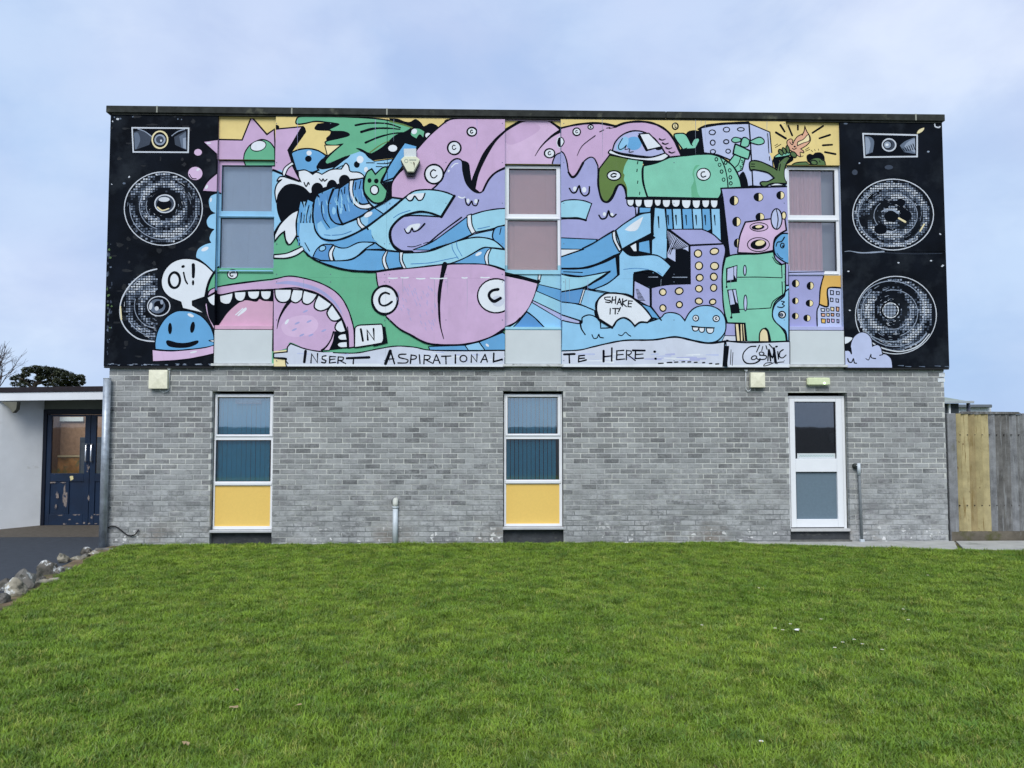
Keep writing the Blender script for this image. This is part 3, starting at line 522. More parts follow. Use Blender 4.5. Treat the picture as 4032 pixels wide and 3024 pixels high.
# right hand blue faces
F('mb', '2230,55| 2150,58 2080,130 2065,220 2095,300 2190,368 2230,378|', 13, on='p3'); L('2180,95 2150,140 2105,150 2090,195', (14, 8), on='p3'); E('mb', 2158, 185, 20, 26, 12, on='p3'); E('k', 2164, 192, 9, 12, on='p3'); L('2100,270 2130,310 2165,330', 8, on='p3')
F('lb', '2230,655| 2190,690 2175,740 2085,820 2050,920 2070,1000 2140,1070 2195,1120 2210,1225| 2230,1225|', 13, on='p3'); L('2145,790 2180,798 2158,822 2180,840 2150,860 2105,852', 10, on='p3'); E('w', 2155, 938, 37, 36, 13, on='p3'); E('g2', 2148, 940, 18, 16, 8, 20, on='p3')
# L-shaped block
F('lv', '930,8| 1280,6| 1400,60 1512,162| 1150,180|', 13); F('lv', '730,645| 900,610 1155,600| 1150,185| 1520,168| 1540,250 1505,450 1510,760 1532,950| 1095,1005| 830,985| 730,850|', 14); F('ll', '545,562| 718,650| 722,860| 535,755|', 14)
F('pa', '902,12| 1142,182| 1140,262| 1090,232 1000,228| 1000,372| 900,315|', 12)
for i in range(15):
    x = 905+i*15; y = 35+i*11; L([x+12, y, max(x-60, 905), min(y+180, 225 if x > 1005 else 345)], 7)
F('k', '1000,225| 1095,235| 1142,272| 1146,596| 900,606 730,642| 552,560| 560,508| 780,490| 858,532| 950,412| 878,330| 905,320| 1000,372|')
for i in range(9): L([565+i*3, 660+i*15, 590+i*9, 664+i*15], 7)
for a in ((700,800,528),(960,1120,530)): L([a[0], a[2], a[1], a[2]], (6, 9), 'g3')
for x, y, a, b in ((1240,272,40,40),(1418,248,47,34),(1250,405,40,42),(1420,408,44,40),(1258,535,38,36),(1412,525,37,40),(1250,655,38,36),(1410,645,34,38),(1250,790,40,33),(1400,798,35,29),(857,692,36,36),(1035,680,43,36),(1037,828,33,33),(858,865,33,36)): E('cr', x, y, a, b, 12, (x*7) % 40-20)
# sleeves of panel three
T(1700, 900)
F('mb', '1395,100| 1800,118| 1770,172| 1650,228| 1395,222|', 11, on='p3'); F('w', '1395,224| 1650,228| 1395,312|', 9, on='p3'); F('mb', '1395,312| 1650,225| 1975,35| 2062,240| 2030,290| 1850,370 1650,430 1395,437|', 14, on='p3'); F('mb', '1395,440| 1700,426 2005,300| 2032,500| 1900,620 1750,665| 1650,642| 1850,540 1945,462| 1700,522 1395,492|', 13, on='p3'); F('tl', '1395,492| 1600,525 1940,465| 1780,570 1650,642 1395,692|', 13, on='p3')
L('1395,434 1650,430 1850,370 2040,275', (16, 34), on='p3'); L('2015,300 2035,510', 34, on='p3', sm=0); L('2030,510 1900,625 1750,670 1680,650', 26, on='p3'); L('1395,690 1650,642 1780,570 1935,470', (14, 22), on='p3'); L('1435,470 1640,478', 9, on='p3')
F('db', '1395,692| 1655,650| 1605,822| 1395,797|', 12, on='p3'); F('lb', '1665,660| 1890,706| 1790,800 1785,895| 1612,822|', 10, on='p3'); F('w', '1650,660| 1602,820| 1618,828| 1672,662|', 8, on='p3'); F('lb', '1395,797| 1600,825 1785,897| 1800,980| 1640,1010| 1395,932|', 12, on='p3'); F('ll', '1395,932| 1625,1008| 1612,1052| 1490,1067| 1395,985|', 12, on='p3'); F('k', '1605,1000| 1640,1000| 1640,1050| 1605,1045|', on='p3')
F('mb', '1412,1145| 1532,1120| 1525,1172| 1440,1252| 1412,1215|', 11, on='p3')
T(2300, 400)
F('mb', '320,1410| 200,1480 100,1545 -10,1600| 100,1690| 320,1670| 400,1640|', 0, on='p3'); F('lb', '345,1400| 450,1320 600,1232 738,1203| 742,1452| 600,1512 412,1612|', 14, on='p3'); F('w', '306,1420| 340,1404| 352,1500 405,1612| 382,1632| 318,1510', 12, on='p3'); F('w', '440,1395| 520,1330 645,1250| 610,1340 570,1400 500,1412'); L('738,1203 742,1452', 26, on='p3', sm=0); L('745,1440 600,1512 412,1615', 28, on='p3'); L('-20,1600 100,1540 200,1478 320,1405', 13, on='p3')
T(2300, 900)
F('k', '420,222| 490,180 600,130 735,62| 778,98| 742,120| 738,282| 600,288 500,292|'); F('w', '505,192| 565,158| 570,246| 540,245|', 0, sm=0); F('mb', '595,150| 712,122| 722,275| 592,248|', 10); F('lb', '742,125| 900,115| 895,320| 850,320 740,285|')
F('lb', '378,292| 418,228| 500,292 620,292 760,286 850,322 947,412| 855,532| 780,482 700,456 545,482| 540,745| 450,712 300,702| 100,662| 250,600 382,500|', 13); L('545,478 640,468 720,490 790,500 850,530', (10, 20)); L('540,500 535,745', 16); L('430,445 560,432 700,445', 7, 'bp'); L('800,470 840,500', 7, 'bp')
F('lb', '-244,1000| -40,1035 -20,970 50,940 120,960 172,1012 180,1085| 312,1072 360,1000 430,970 500,1002 552,1062| 610,1020 692,1022| 830,972 880,925 960,915 1040,940 1096,1002| 1150,910 1230,852 1350,838 1450,870 1512,930 1542,1020 1532,1130 1450,1222 1350,1246| 1200,1222 1050,1187 950,1182 750,1212 450,1217 250,1252 100,1287 -50,1322 -250,1332|', 12)
F('mb', '590,812| 722,850| 830,985| 740,975|', 11); L('722,850 790,930 840,998', 14)
F('w', '135,880 150,780 220,715 300,702 400,710 500,740 600,812 680,892 738,972| 690,1022| 610,1020 552,1062| 500,1002 430,970 360,1000 308,1075| 162,988|', 17); F('k', '692,1022| 740,968 800,980 760,985|'); F('k', '108,900| 140,890| 165,985| 120,965|'); L('160,988 305,1078', 24, sm=0)
for s in ('285,745 225,750 235,775 285,785 275,805 235,800', '310,745 300,810', '345,740 340,815', '303,780 343,775', '385,760 360,825', '385,760 405,830', '368,805 400,802', '420,765 415,845', '465,778 420,808 460,850', '485,785 478,850', '485,787 525,790', '480,818 515,816', '478,850 512,852', '285,870 282,930', '310,870 375,872', '340,872 338,930', '395,860 375,905'): L(s, 12)
E('k', 365, 925, 8, 8)
E('w', 1215, 975, 31, 32, 10); CE(1215, 975, 14, 8); E('w', 1438, 980, 35, 33, 10); CE(1438, 980, 17, 8); L('1168,1062 1290,1075 1418,1080', 10)
for a in ((1178,1070,1246,1074,44),(1250,1076,1312,1079,52),(1330,1082,1412,1084,58)): TU(*a, w=10)
L('85,1155 105,1195 140,1190 160,1152 172,1182 210,1190', 11); L('375,1155 410,1165 450,1130 480,1155 508,1172', 10); L('-40,1030 -30,1090 12,1155', (16, 12))
F('bn', '-250,1330| -50,1320 100,1285 250,1250 450,1215 750,1210 950,1180 1050,1185 1200,1220 1350,1245 1525,1228| 1525,1560| -250,1560|', 0); L('-250,1332 -50,1322 100,1287 250,1252 450,1217 750,1212 950,1182 1050,1187 1200,1222 1350,1247 1525,1230', (12, 22)); F('w', '-250,1472| 300,1485 900,1470 1525,1480| 1525,1560| -250,1560|')
for i in range(30):
    x = rr.uniform(-220, 1350); y = rr.uniform(1330, 1460)
    if y > 1270+abs(x-700)*.06: L([x, y, x+rr.uniform(60, 220), y+rr.uniform(-8, 8)], (8, 18), rr.choice(['w', 'pa', 'bn', 'll']))
F('bn', '1545,1225| 2240,1232| 2240,1560| 1560,1560|', 8); F('w', '1580,1485| 2240,1478| 2240,1560| 1580,1560|'); F('k', '1525,1215| 1545,1225 1535,1275| 1580,1278| 1556,1505| 1505,1505|'); L('1545,1222 1770,1242 2220,1228', 14); L('1600,1320 1592,1480', 7); L('1620,1350 1612,1490', 7); E('k', 1558, 1222, 18, 14)
for s, ww in (('212,1330 212,1446', 22), ('302,1300 300,1442', 16), ('212,1396 300,1386', 14), ('356,1330 354,1428', 14), ('356,1332 432,1325', 13), ('356,1376 425,1370', 12), ('354,1428 442,1420', 13), ('462,1325 460,1428', 13), ('462,1328 512,1336 504,1366 465,1376', 12), ('475,1374 556,1436', 13), ('530,1326 660,1328', 20), ('560,1330 556,1416', 14), ('560,1372 640,1366', 12), ('556,1416 645,1410', 13)): L(s, ww)
E('k', 768, 1340, 16, 14); E('k', 778, 1417, 15, 13)
for a, b, c in ((810,860,1466),(905,955,1457),(985,1020,1453),(1065,1095,1450),(1130,1160,1451),(1200,1230,1456),(1290,1312,1459),(1365,1390,1468),(1432,1465,1473)): L([a, c+2, b, c], 13)
T(1700, 900); L('1440,1370 1556,1365', 20, on='p3'); L('1495,1368 1500,1462', 15, on='p3')
for s in ('1602,1385 1598,1452', '1602,1386 1662,1380', '1600,1416 1660,1410', '1598,1452 1682,1430'): L(s, 15, on='p3')
T(2300, 900)
L('1870,1282 1800,1290 1738,1350 1730,1420 1770,1466 1850,1468 1905,1440 1915,1418', (12, 15)); E(None, 1850, 1406, 30, 19, 12, -22); E(None, 1932, 1362, 26, 18, 11, 10); L('1912,1380 1980,1385 1972,1420 1900,1425 1880,1412', 11)
for s, ww in (('2008,1322 2000,1440', 14), ('2012,1318 2050,1405 2072,1308', 16), ('2066,1305 2085,1458', 26), ('2015,1330 2030,1440', 16), ('2108,1340 2116,1420', 12), ('2168,1318 2132,1345 2126,1392 2160,1408 2198,1378', 12), ('1910,1270 1878,1342', 11), ('1945,1285 1934,1328', 10), ('1980,1275 1992,1315', 10), ('2015,1260 2052,1302', 11), ('2172,1452 2110,1458 2100,1472', 10), ('2060,1462 2000,1488 1955,1495 1980,1466 2040,1458', 9)): L(s, ww)
E('k', 2094, 1285, 16, 10, 0, -15)

# --- third bay and its neighbours (2950,400)/(2950,900)
T(2950, 400)
F('y', '380,150| 1010,150| 1010,720| 380,720|', sm=0, on='b3h'); F('y', '220,560| 420,560| 420,640| 250,640|', sm=0, on='p3')
for s in ('340,255 385,325', '425,265 468,368', '530,262 530,305', '690,340 805,265', '765,400 880,362', '802,476 902,470', '825,550 940,572', '290,335 400,402'): L(s, 19)
for s in ('278,480 310,462', '285,500 345,465', '675,530 690,545', '712,520 718,535', '752,515 756,530', '610,525 650,500', '615,540 660,520', '570,600 590,590'): L(s, 6)
F('pe', '410,440 440,408 470,415 475,450 520,385 580,352| 575,370| 598,320 605,265| 625,320 662,380 664,430 620,480 560,515| 592,540 590,558 555,552 560,600 530,590| 470,545 430,510', 9); F('ye', '525,480| 530,440 590,410 640,360 656,390 650,430 590,450', 8); E('k', 495, 490, 12, 9); L('470,510 490,520 515,505', 8); L('440,440 470,470 490,420', 8)
F('k', '255,630| 300,600 470,598| 478,640 400,690| 330,640| 285,745|'); F('dg', '5,665 50,642 140,660 270,722| 300,745| 318,670 400,600 450,612| 400,690 385,790 412,892| 250,892 165,926 120,892 140,872 205,868 272,832| 200,772 60,742 12,742', 13)
F('w', '415,720| 385,740 385,830 412,885|', 8); F('w', '240,905 300,890 400,910| 240,918|', 8); L('318,690 305,735', 9); L('340,680 328,750', 9); L('22,680 60,680', 8); L('20,705 60,708', 8)
F('m', '272,605 330,565 430,548 442,582 300,608', 9); E('dg', 345, 552, 20, 36, 10, -32); E('dg', 382, 536, 18, 38, 10, -25); E('dg', 420, 520, 18, 42, 10, -14); E('dg', 482, 576, 38, 27, 10, 35)
F('dg', '430,720| 500,668 620,655| 700,720|', 10); F('k', '632,640 626,590 660,568 695,578 720,556 780,555 815,590 822,640 810,640 770,610 700,620 680,670 650,660'); F('dg', '660,650 700,618 760,612 800,640 822,650 836,720| 690,720|', 9); E('dg', 705, 664, 36, 25, 10, 15); L('765,645 772,660', 8)
E('g2', 1050, 240, 22, 8); L('2020,235 2025,270 2060,282 2078,272', 12, 'g4')
F('k', '1250,362| 1815,375| 1815,588| 1262,592|')
F('g2', '1262,375| 1330,390 1360,440 1345,550| 1268,580|'); F('g3', '1262,385| 1300,400 1320,470 1300,560| 1268,575|'); F('g2', '1800,390| 1700,430 1640,480| 1690,550| 1810,570|'); F('g3', '1805,400| 1740,430 1690,490 1760,530 1808,560|')
for i in range(7): L([1650+i*22, 520-i*10, 1672+i*22, 545-i*4], 8, 'k')
F(None, '1240,350| 1828,365| 1828,598| 1255,605|', 14, oc='g4'); E('k', 1523, 472, 84, 76); E('g1', 1523, 472, 72, 66, 13, oc='g4'); E('g3', 1505, 470, 44, 42, 9, oc='k'); E('w', 1500, 470, 18, 14)
F('cy', '1825,345 1850,305 1905,285 1890,320 1850,345'); E('g3', 1200, 670, 9, 9); E('g1', 1520, 715, 45, 24); E('g1', 1150, 770, 30, 30); E('g3', 1950, 545, 14, 9)
SPEAKER(1565, 1230, 438, 384, 1548, 1245, 120, 21, step=25); E(None, 1567, 1230, 440, 386, 9, oc='g4', n=44); E('k', 1548, 1250, 78, 62); L('1440,1200 1480,1180 1560,1180 1620,1210', (8, 22), 'g3'); E('k', 1700, 1240, 60, 60); E('k', 1430, 1390, 70, 55); E('k', 1650, 1100, 50, 40); L('1630,1270 1700,1310', 18, 'cy'); L('1860,1410 1905,1335', 14, 'cy')
T(2950, 900)
L('1040,250 1100,245 1200,262 1300,262 1465,250', (4, 16), 'g3'); L('1465,262 1800,275 2100,270', 4, 'g1')
for x, y in ((1625,372),(1080,465),(1980,350),(2100,410),(2080,60),(2110,400),(1095,890)): E('g4', x, y, 12, 7, 0, x % 60)
SPEAKER(1590, 940, 425, 408, 1540, 890, 120, 34); E(None, 1597, 942, 441, 423, 8, oc='g4', n=44); E(None, 1545, 900, 365, 330, 8, oc='g3', n=40); E('k', 1540, 890, 112, 100); E('g3', 1530, 890, 78, 72); E(None, 1540, 890, 84, 80, 9, oc='w')
for i in range(5): L([1465+i*34, 815, 1462+i*34, 965], 6)
for i in range(4): L([1455, 840+i*34, 1620, 838+i*34], 6)
L('1230,1150 1380,1270 1560,1330 1700,1330 1850,1270 1960,1150', 12, 'g4'); L('1700,1300 1850,1230 1930,1140', 14, 'g3')
F('w', '1030,1178| 1122,1190 1080,1240 1030,1258|'); F('pa', '1030,1330| 1085,1330 1112,1362| 1105,1270 1140,1180 1210,1130 1280,1140 1330,1200 1342,1282| 1390,1265 1430,1290 1452,1362| 1500,1375 1550,1430 1562,1560| 1030,1560|', 8)
L('1072,1415 1085,1450 1115,1455 1135,1418 1145,1460 1168,1466', 12); L('1270,1415 1300,1430 1325,1370 1330,1405 1375,1415', (7, 12)); L('1105,1300 1112,1362', 14); L('1420,1380 1455,1372', 9)
for x, y in ((1620,1490),(1700,1500),(1850,1500),(2020,1495),(2130,1500)): L([x, y, x+60, y+3], (4, 9), 'g2')
F('lv', '400,440| 830,440| 820,500 770,700 760,830 735,900 742,1110| 400,1110|', 0, on='b3l'); F('oc', '815,490| 1010,490| 1010,645| 870,640 852,670 850,845| 762,825| 775,650|', 0, on='b3l'); F('pa', '858,850| 852,690 880,645 1020,648| 1020,1110| 742,1110| 735,900 765,828|', 0, on='b3l')
L('818,490 775,650 762,825 738,900 742,1100', 13, on='b3l'); L('765,826 858,845 850,690 880,642 1020,648', 16, on='b3l')
for a in ((505,598,42,43,5),(665,623,40,45,20),(502,787,37,37,10),(657,813,43,38,5),(502,952,38,36,8),(630,975,41,38,12)): HE(*a)
for x, y, a, b, c in ((900,697,17,24,'pa'),(965,702,17,17,'pa'),(898,776,15,20,'pa'),(958,783,15,19,'pa'),(802,886,21,15,'w'),(856,886,15,14,'w'),(905,876,18,21,'cr'),(963,877,15,24,'pe'),(805,940,21,17,'pe'),(858,938,15,17,'cr'),(907,938,16,15,'pe'),(966,940,16,14,'pa'),(807,1005,23,24,'oc'),(861,1003,13,20,'pt'),(911,1003,15,19,'pl'),(966,1008,12,19,'lv')): F(c, f'{x-a},{y-b}| {x+a},{y-b*.8}| {x+a*.9},{y+b}| {x-a*.8},{y+b*.9}|', 9, sm=0, on='b3l')
F('ll', '400,400| 820,400| 815,502| 400,502|', sm=0, on='b3f'); L('400,478 818,470', 9, on='b3f')
# seams and scars in the sheets
T(1000, 400); L('1450,190 1452,860', 4, 'k', on='p2')

for x0_, x1_ in ((1085, 1518), (1530, 1982), (2216, 3092)):        # fixings along the sheet edges
    for y_ in (486, 640, 800, 960, 1080, 1110, 1260, 1420):
        for x_ in (x0_+4, (x0_+x1_)/2, x1_-4):
            T(x_, y_); E('g2', 0, 0, 6, 6, n=8)
rd = random.Random(15)
for i in range(26):                                               # old runs of dirty water
    x_ = rd.uniform(1085, 3090); T(x_, 470 if rd.random() < .6 else 1100); h_ = rd.uniform(60, 420); L([0, 0, rd.uniform(-4, 4), h_*.5, rd.uniform(-6, 6), h_], (4, 1), rd.choice(['g3', 'g3', 'lv']), on='p2' if x_ < 1990 else 'p3')
# ------------------------------------------------------------------ ground
W_ = 12.40; H1 = 2.58; H2 = 6.31
m_soil = mat('lawn_soil', (.075, .100, .026), .95, .35, 1.2, .1, .6, 30, stain=[((.15, .115, .065), 3.5, .52, .62, (1, 1, 1))])
m_tar = mat('tarmac', (.040, .047, .058), .85, .18, 9, .35, .6, 240)
m_conc = mat('concrete', (.40, .40, .37), .9, .14, 5, .2, .4, 120, stain=[((.16, .17, .14), 2.5, .58, .72, (1, 1, 1))])
m_apron = mat('apron', (.105, .092, .075), .9, .2, 14, .2, .5, 220)
ground = poly('ground', [(-600, -600), (600, -600), (600, 900), (-600, 900)], -.6, -.02, m_soil); ground['kind'] = 'structure'
EDGE = [GP(*p) for p in ((455, 2150), (330, 2195), (215, 2252), (120, 2305), (40, 2352), (-60, 2415), (-260, 2560), (-700, 2900))]
EDGE = [(.05, .10)] + EDGE
# lawn: gently uneven sheet right of the stone edging
LX0, LX1, LY0, LY1 = -6, 22, -40, .06
def lawn_edge_x(y):
    for (xa, ya), (xb, yb) in zip(EDGE, EDGE[1:]):
        if yb <= y <= ya: return xa+(xb-xa)*(ya-y)/max(ya-yb, 1e-6)
    return EDGE[-1][0] if y < EDGE[-1][1] else EDGE[0][0]
def lz(x, y): return .012*mnoise.noise((x*.8, y*.8, 2.0))+.006*mnoise.noise((x*2.6, y*2.6, 5.0))
bm = bmesh.new(); grid = []
ys = [LY1-i*.25 for i in range(60)]
for y in ys:
    e = lawn_edge_x(y); row = []
    for i in range(61):
        x = e+(LX1-e)*(i/60)**1.25; row.append(bm.verts.new((x, y, lz(x, y))))
    grid.append(row)
for a, b in zip(grid, grid[1:]):
    for i in range(60): bm.faces.new((a[i], a[i+1], b[i+1], b[i]))
lawn = link('lawn', to_mesh(bm, 'lawn', smooth=True), m_soil); lawn['kind'] = 'structure'
unseen_dark_ground = poly('unseen_dark_ground', [(-560, -590), (560, -590), (560, -14.6), (-560, -14.6)], -.5, -.012, mat('unseen_ground_dark', (.020, .024, .030), .9, .2, 2, .2)); unseen_dark_ground['kind'] = 'structure'  # unseen dark ground added behind the camera to darken the window reflections
bm = bmesh.new(); ra_ = []; re_ = random.Random(3)
for i in range(70):
    y = .02-i*.1; e = lawn_edge_x(y); ra_.append([bm.verts.new((e+t, y, lz(e+t, y)+.006)) for t in (-.05, .05, .15+re_.uniform(0, .10))])
for a, b in zip(ra_, ra_[1:]):
    for i in (0, 1): bm.faces.new((a[i], a[i+1], b[i+1], b[i]))
earth = link('earth_strip', to_mesh(bm, 'earth_strip'), mat('bare_earth', (.17, .125, .08), .95, .35, 7, .1, .8, 40, stain=[((.07, .09, .03), 5, .5, .65, (1, 1, 1))])); earth['kind'] = 'structure'
# tarmac path left of the stones, brown apron by the door
pts = EDGE[:]+[(-9, EDGE[-1][1]), (-9, .98), (.02, .98)]
path = poly('path', pts, -.3, -.004, m_tar); path['kind'] = 'structure'
pts = [(-9, .98), (.02, .98), (.02, 2.6), (-9, 2.6)]
apron = poly('apron', pts, -.3, .004, m_apron); apron['kind'] = 'structure'
cpath = poly('concrete_path', [(9.25, .055), (9.3, -.09), (10.2, -.30), (11.2, -.56), (12.05, -.74), (14.5, -1.02), (18, -1.1), (18, .055)], -.3, .0, m_conc); cpath['kind'] = 'structure'
sl1 = poly('paving_slab', [(9.30, .05), (9.36, -.07), (10.2, -.27), (11.2, -.52), (12.02, -.70), (12.42, .05)], .0, .022, m_conc, cpath)
sl2 = poly('paving_slab', [(12.45, .05), (12.10, -.715), (13.4, -.86), (14.6, -.97), (14.6, .05)], .0, .024, m_conc, cpath)
sl3 = poly('paving_slab', [(14.62, .05), (14.62, -.98), (17.8, -1.05), (17.8, .05)], .0, .022, m_conc, cpath)

# ------------------------------------------------------------------ the school building
B = thing('school_building', (6.2, 4, 0), 'flat roofed school building, grey brick below and cartoon mural panels above', 'building')
BX = [(1.567, 2.412), (5.794, 6.626), (10.010, 10.836)]
m_blackp = mat('black_paint', srgb(13,18,26), .85, .45, 2.2, .08, .1, 60, stain=[((.10, .11, .10), 7, .74, .9, (1, 1, 1)), ((.022, .028, .036), 1.6, .5, .75, (1, 1, 1))])
m_fascia = mat('weathered_fascia', (.030, .033, .030), .85, .4, 8, .2, .4, 90, stain=[((.11, .115, .085), 5, .58, .75, (1, 1, 1))])
m_white = mat('white_panel', (.56, .61, .62), .55, .04, 2.5, .35, 0, stain=[((.52, .52, .46), 6, .68, .9, (2.5, 1, .6))])
m_upvc = mat('white_frame', (.78, .80, .82), .38, .03, 4, .45)
m_room = mat('dark_room', (.10, .10, .10), .9, .1)
m_lint = mat('pier', srgb(140, 165, 205), .8, .1)
m_roof = mat('roof_felt', (.06, .06, .06), .9)
def pcol(c): return tuple(v*k for v, k in zip(srgb(*PAINT[c]), (1.02, .96, .90)))
def pmat(c): return mat('paint_'+c, pcol(c), .7, .075 if c not in ('k', 'w') else .1 if c == 'k' else .05, 3.1, .03 if c == 'k' else .25, .05, 70, stain=[(tuple(v*.86+(.03 if c != 'k' else .001) for v in pcol(c)), 11, .55, .8, (1, 1, .5)), (tuple(v*.80+(.02 if c != 'k' else .004) for v in pcol(c)), 1.3, .60, .85, (3, 1, .5))])
SURF = []
def surface(name, x0, x1, y, z0, z1, obj, explicit=False): SURF.append((name, x0, x1, y, z0, z1, obj, explicit))
def panel(name, x0, x1, z0, z1, y, m, key, part='panel', th=.03, explicit=False):
    o = box(part, x0, x1, y, y+th, z0, z1, m, B, .003); surface(key, x0, x1, y, z0, z1, o, explicit); return o
zs2 = U(1500, 1094, 0)[1]; zs4 = U(3500, 990, 0)[1]; xs2 = U(1524, 700, 0)[0]
ZP = H1
panel('panel', 0, BX[0][0], ZP, H2, 0, m_blackp, 'p1')
for (a, b) in ((BX[0][1], xs2-.0008), (xs2+.0008, BX[1][0])):
    panel('panel', a, b, ZP, zs2-.0005, 0, pmat('g'), 'p2'); panel('panel', a, b, zs2+.0005, H2, 0, pmat('lb'), 'p2')
panel('panel', BX[1][1], BX[2][0], ZP, zs2-.0005, 0, pmat('lb'), 'p3'); panel('panel', BX[1][1], BX[2][0], zs2+.0005, H2, 0, pmat('lb'), 'p3')
panel('panel', BX[2][1], W_, ZP, zs4-.001, 0, m_blackp, 'p4'); panel('panel', BX[2][1], W_, zs4+.001, H2, 0, m_blackp, 'p4')
# piers behind the panels, side walls, roof
m_sidep = m_blackp
for i, (a, b) in enumerate(((.01, BX[0][0]-.002), (BX[0][1]+.002, BX[1][0]-.002), (BX[1][1]+.002, BX[2][0]-.002), (BX[2][1]+.002, W_-.01))):
    if i == 0:
        for za, zb, c in ((ZP+.01, 3.70, 'k'), (3.702, 5.18, 'lb'), (5.182, H2-.01, 'pk')): box('pier', a, b, .031, .26, za, zb, pmat(c), B)
        continue
    box('pier', a, b, .031, .26, ZP+.01, H2-.01, [None, mat('pier_g', srgb(120,180,190)), mat('pier_l', srgb(160,165,215)), mat('pier_w', srgb(190,200,220))][i], B)
box('side_wall', .012, .03, .262, 8.4, ZP+.005, H2-.005, m_sidep, B); box('side_wall', W_-.03, W_-.012, .262, 8.4, ZP+.005, H2-.005, m_sidep, B)
box('back_wall', .05, W_-.05, 8.2, 8.4, 0, H2, m_room, B)
box('roof', .032, W_-.032, .05, 8.19, H2-.02, H2+.02, m_roof, B)
box('floor_slab', .06, W_-.06, .42, 8.18, H1-.02, H1+.12, m_room, B)
# roof edge: lengths of dark coping with joints
jx = [-.055, U(620, 425, -.02)[0], U(1150, 430, -.02)[0], U(1524, 435, -.02)[0], 8.2, U(3604, 460, -.02)[0], W_+.03]
for a, b in zip(jx, jx[1:]):
    o = box('coping', a+.003, b-.003, -.035, .30, H2-.005, H2+.098, m_fascia, B, .006)
for x in jx[1:-1]:
    if x != 8.2: box('joint_strip', x-.010, x+.010, -.038, .2, H2+.0, H2+.099, mat('joint', (.30, .31, .26), .8), B)
box('coping', -.05, .32, .302, 8.45, H2-.005, H2+.095, m_fascia, B, .006); box('coping', W_-.3, W_+.025, .302, 8.45, H2-.005, H2+.095, m_fascia, B, .006)
boxes('soffit_strip', [(.02, W_-.02, -.012, .03, H2-.028, H2-.006)], m_fascia, B)
boxes('drip_edge', [(.004, BX[0][0], .004, .055, H1-.026, H1-.002), (BX[0][1], BX[1][0], .004, .055, H1-.026, H1-.002), (BX[1][1], BX[2][0], .004, .055, H1-.026, H1-.002), (BX[2][1], W_-.004, .004, .055, H1-.026, H1-.002)], mat('drip', (.012, .013, .015), .8), B)

# window bays of the upper floor
def prect(l, t, r, b, y):       # pixel rectangle -> world rectangle on a plane
    x0, z1 = U(l, t, y); x1, z0 = U(r, b, y); return x0, x1, z0, z1
m_glass_up = glass('window_glass', (1, 1, 1), 3.2); m_glass_lo = glass('lower_glass', (.85, .94, 1), 6.0); m_glass_dr = glass('door_glass', (.55, .58, .6), 5.0)
def blinds(parent, x0, x1, z0, z1, y, m, n, ang, part='blind_slat', skip=(), gap=.52):
    st = (x1-x0)/n
    for i in range(n):
        if i in skip: continue
        bm = bmesh.new(); a = ang+random.Random(i*7+int(x0*100)).uniform(-5, 5); hw = st*gap
        M = Matrix.Translation((x0+st*(i+.5), y, 0)) @ Matrix.Rotation(R(a), 4, 'Z')
        add_box(bm, -hw, hw, -.0008, .0008, z0, z1); bmesh.ops.transform(bm, matrix=M, verts=bm.verts)
        link(part, to_mesh(bm, part), m, parent)
def curtain(parent, x0, x1, z0, z1, y, m, n, amp):
    bm = bmesh.new(); k = n*10; A = []; Bv = []
    for i in range(k+1):
        t = i/k; ph = t*n*2*math.pi; x = x0+(x1-x0)*t; yy = y+amp*(math.sin(ph)+.35*math.sin(2.3*ph+1))
        A.append(bm.verts.new((x, yy, z0))); Bv.append(bm.verts.new((x, yy*.3+y*.7, z1)))
    for i in range(k): bm.faces.new((A[i], A[i+1], Bv[i+1], Bv[i]))
    return link('curtain', to_mesh(bm, 'curtain', smooth=True), m, parent)
BAYS = [dict(h=(448, 628), gu=(874, 650, 1069, 832), gl=(868, 857, 1076, 1055), lp=(1072, 1284), wt=1298, base='lb'),
        dict(h=(468, 646), gu=(2004, 663, 2191, 844), gl=(1998, 866, 2196, 1064), lp=(1080, 1290), wt=1299, base='w'),
        dict(h=(474, 651), gu=(3106, 668, 3290, 848), gl=(3104, 871, 3297, 1068), lp=(1084, 1288), wt=1301, base='w')]
YH, YF, YL, YG = .045, .085, .105, .118
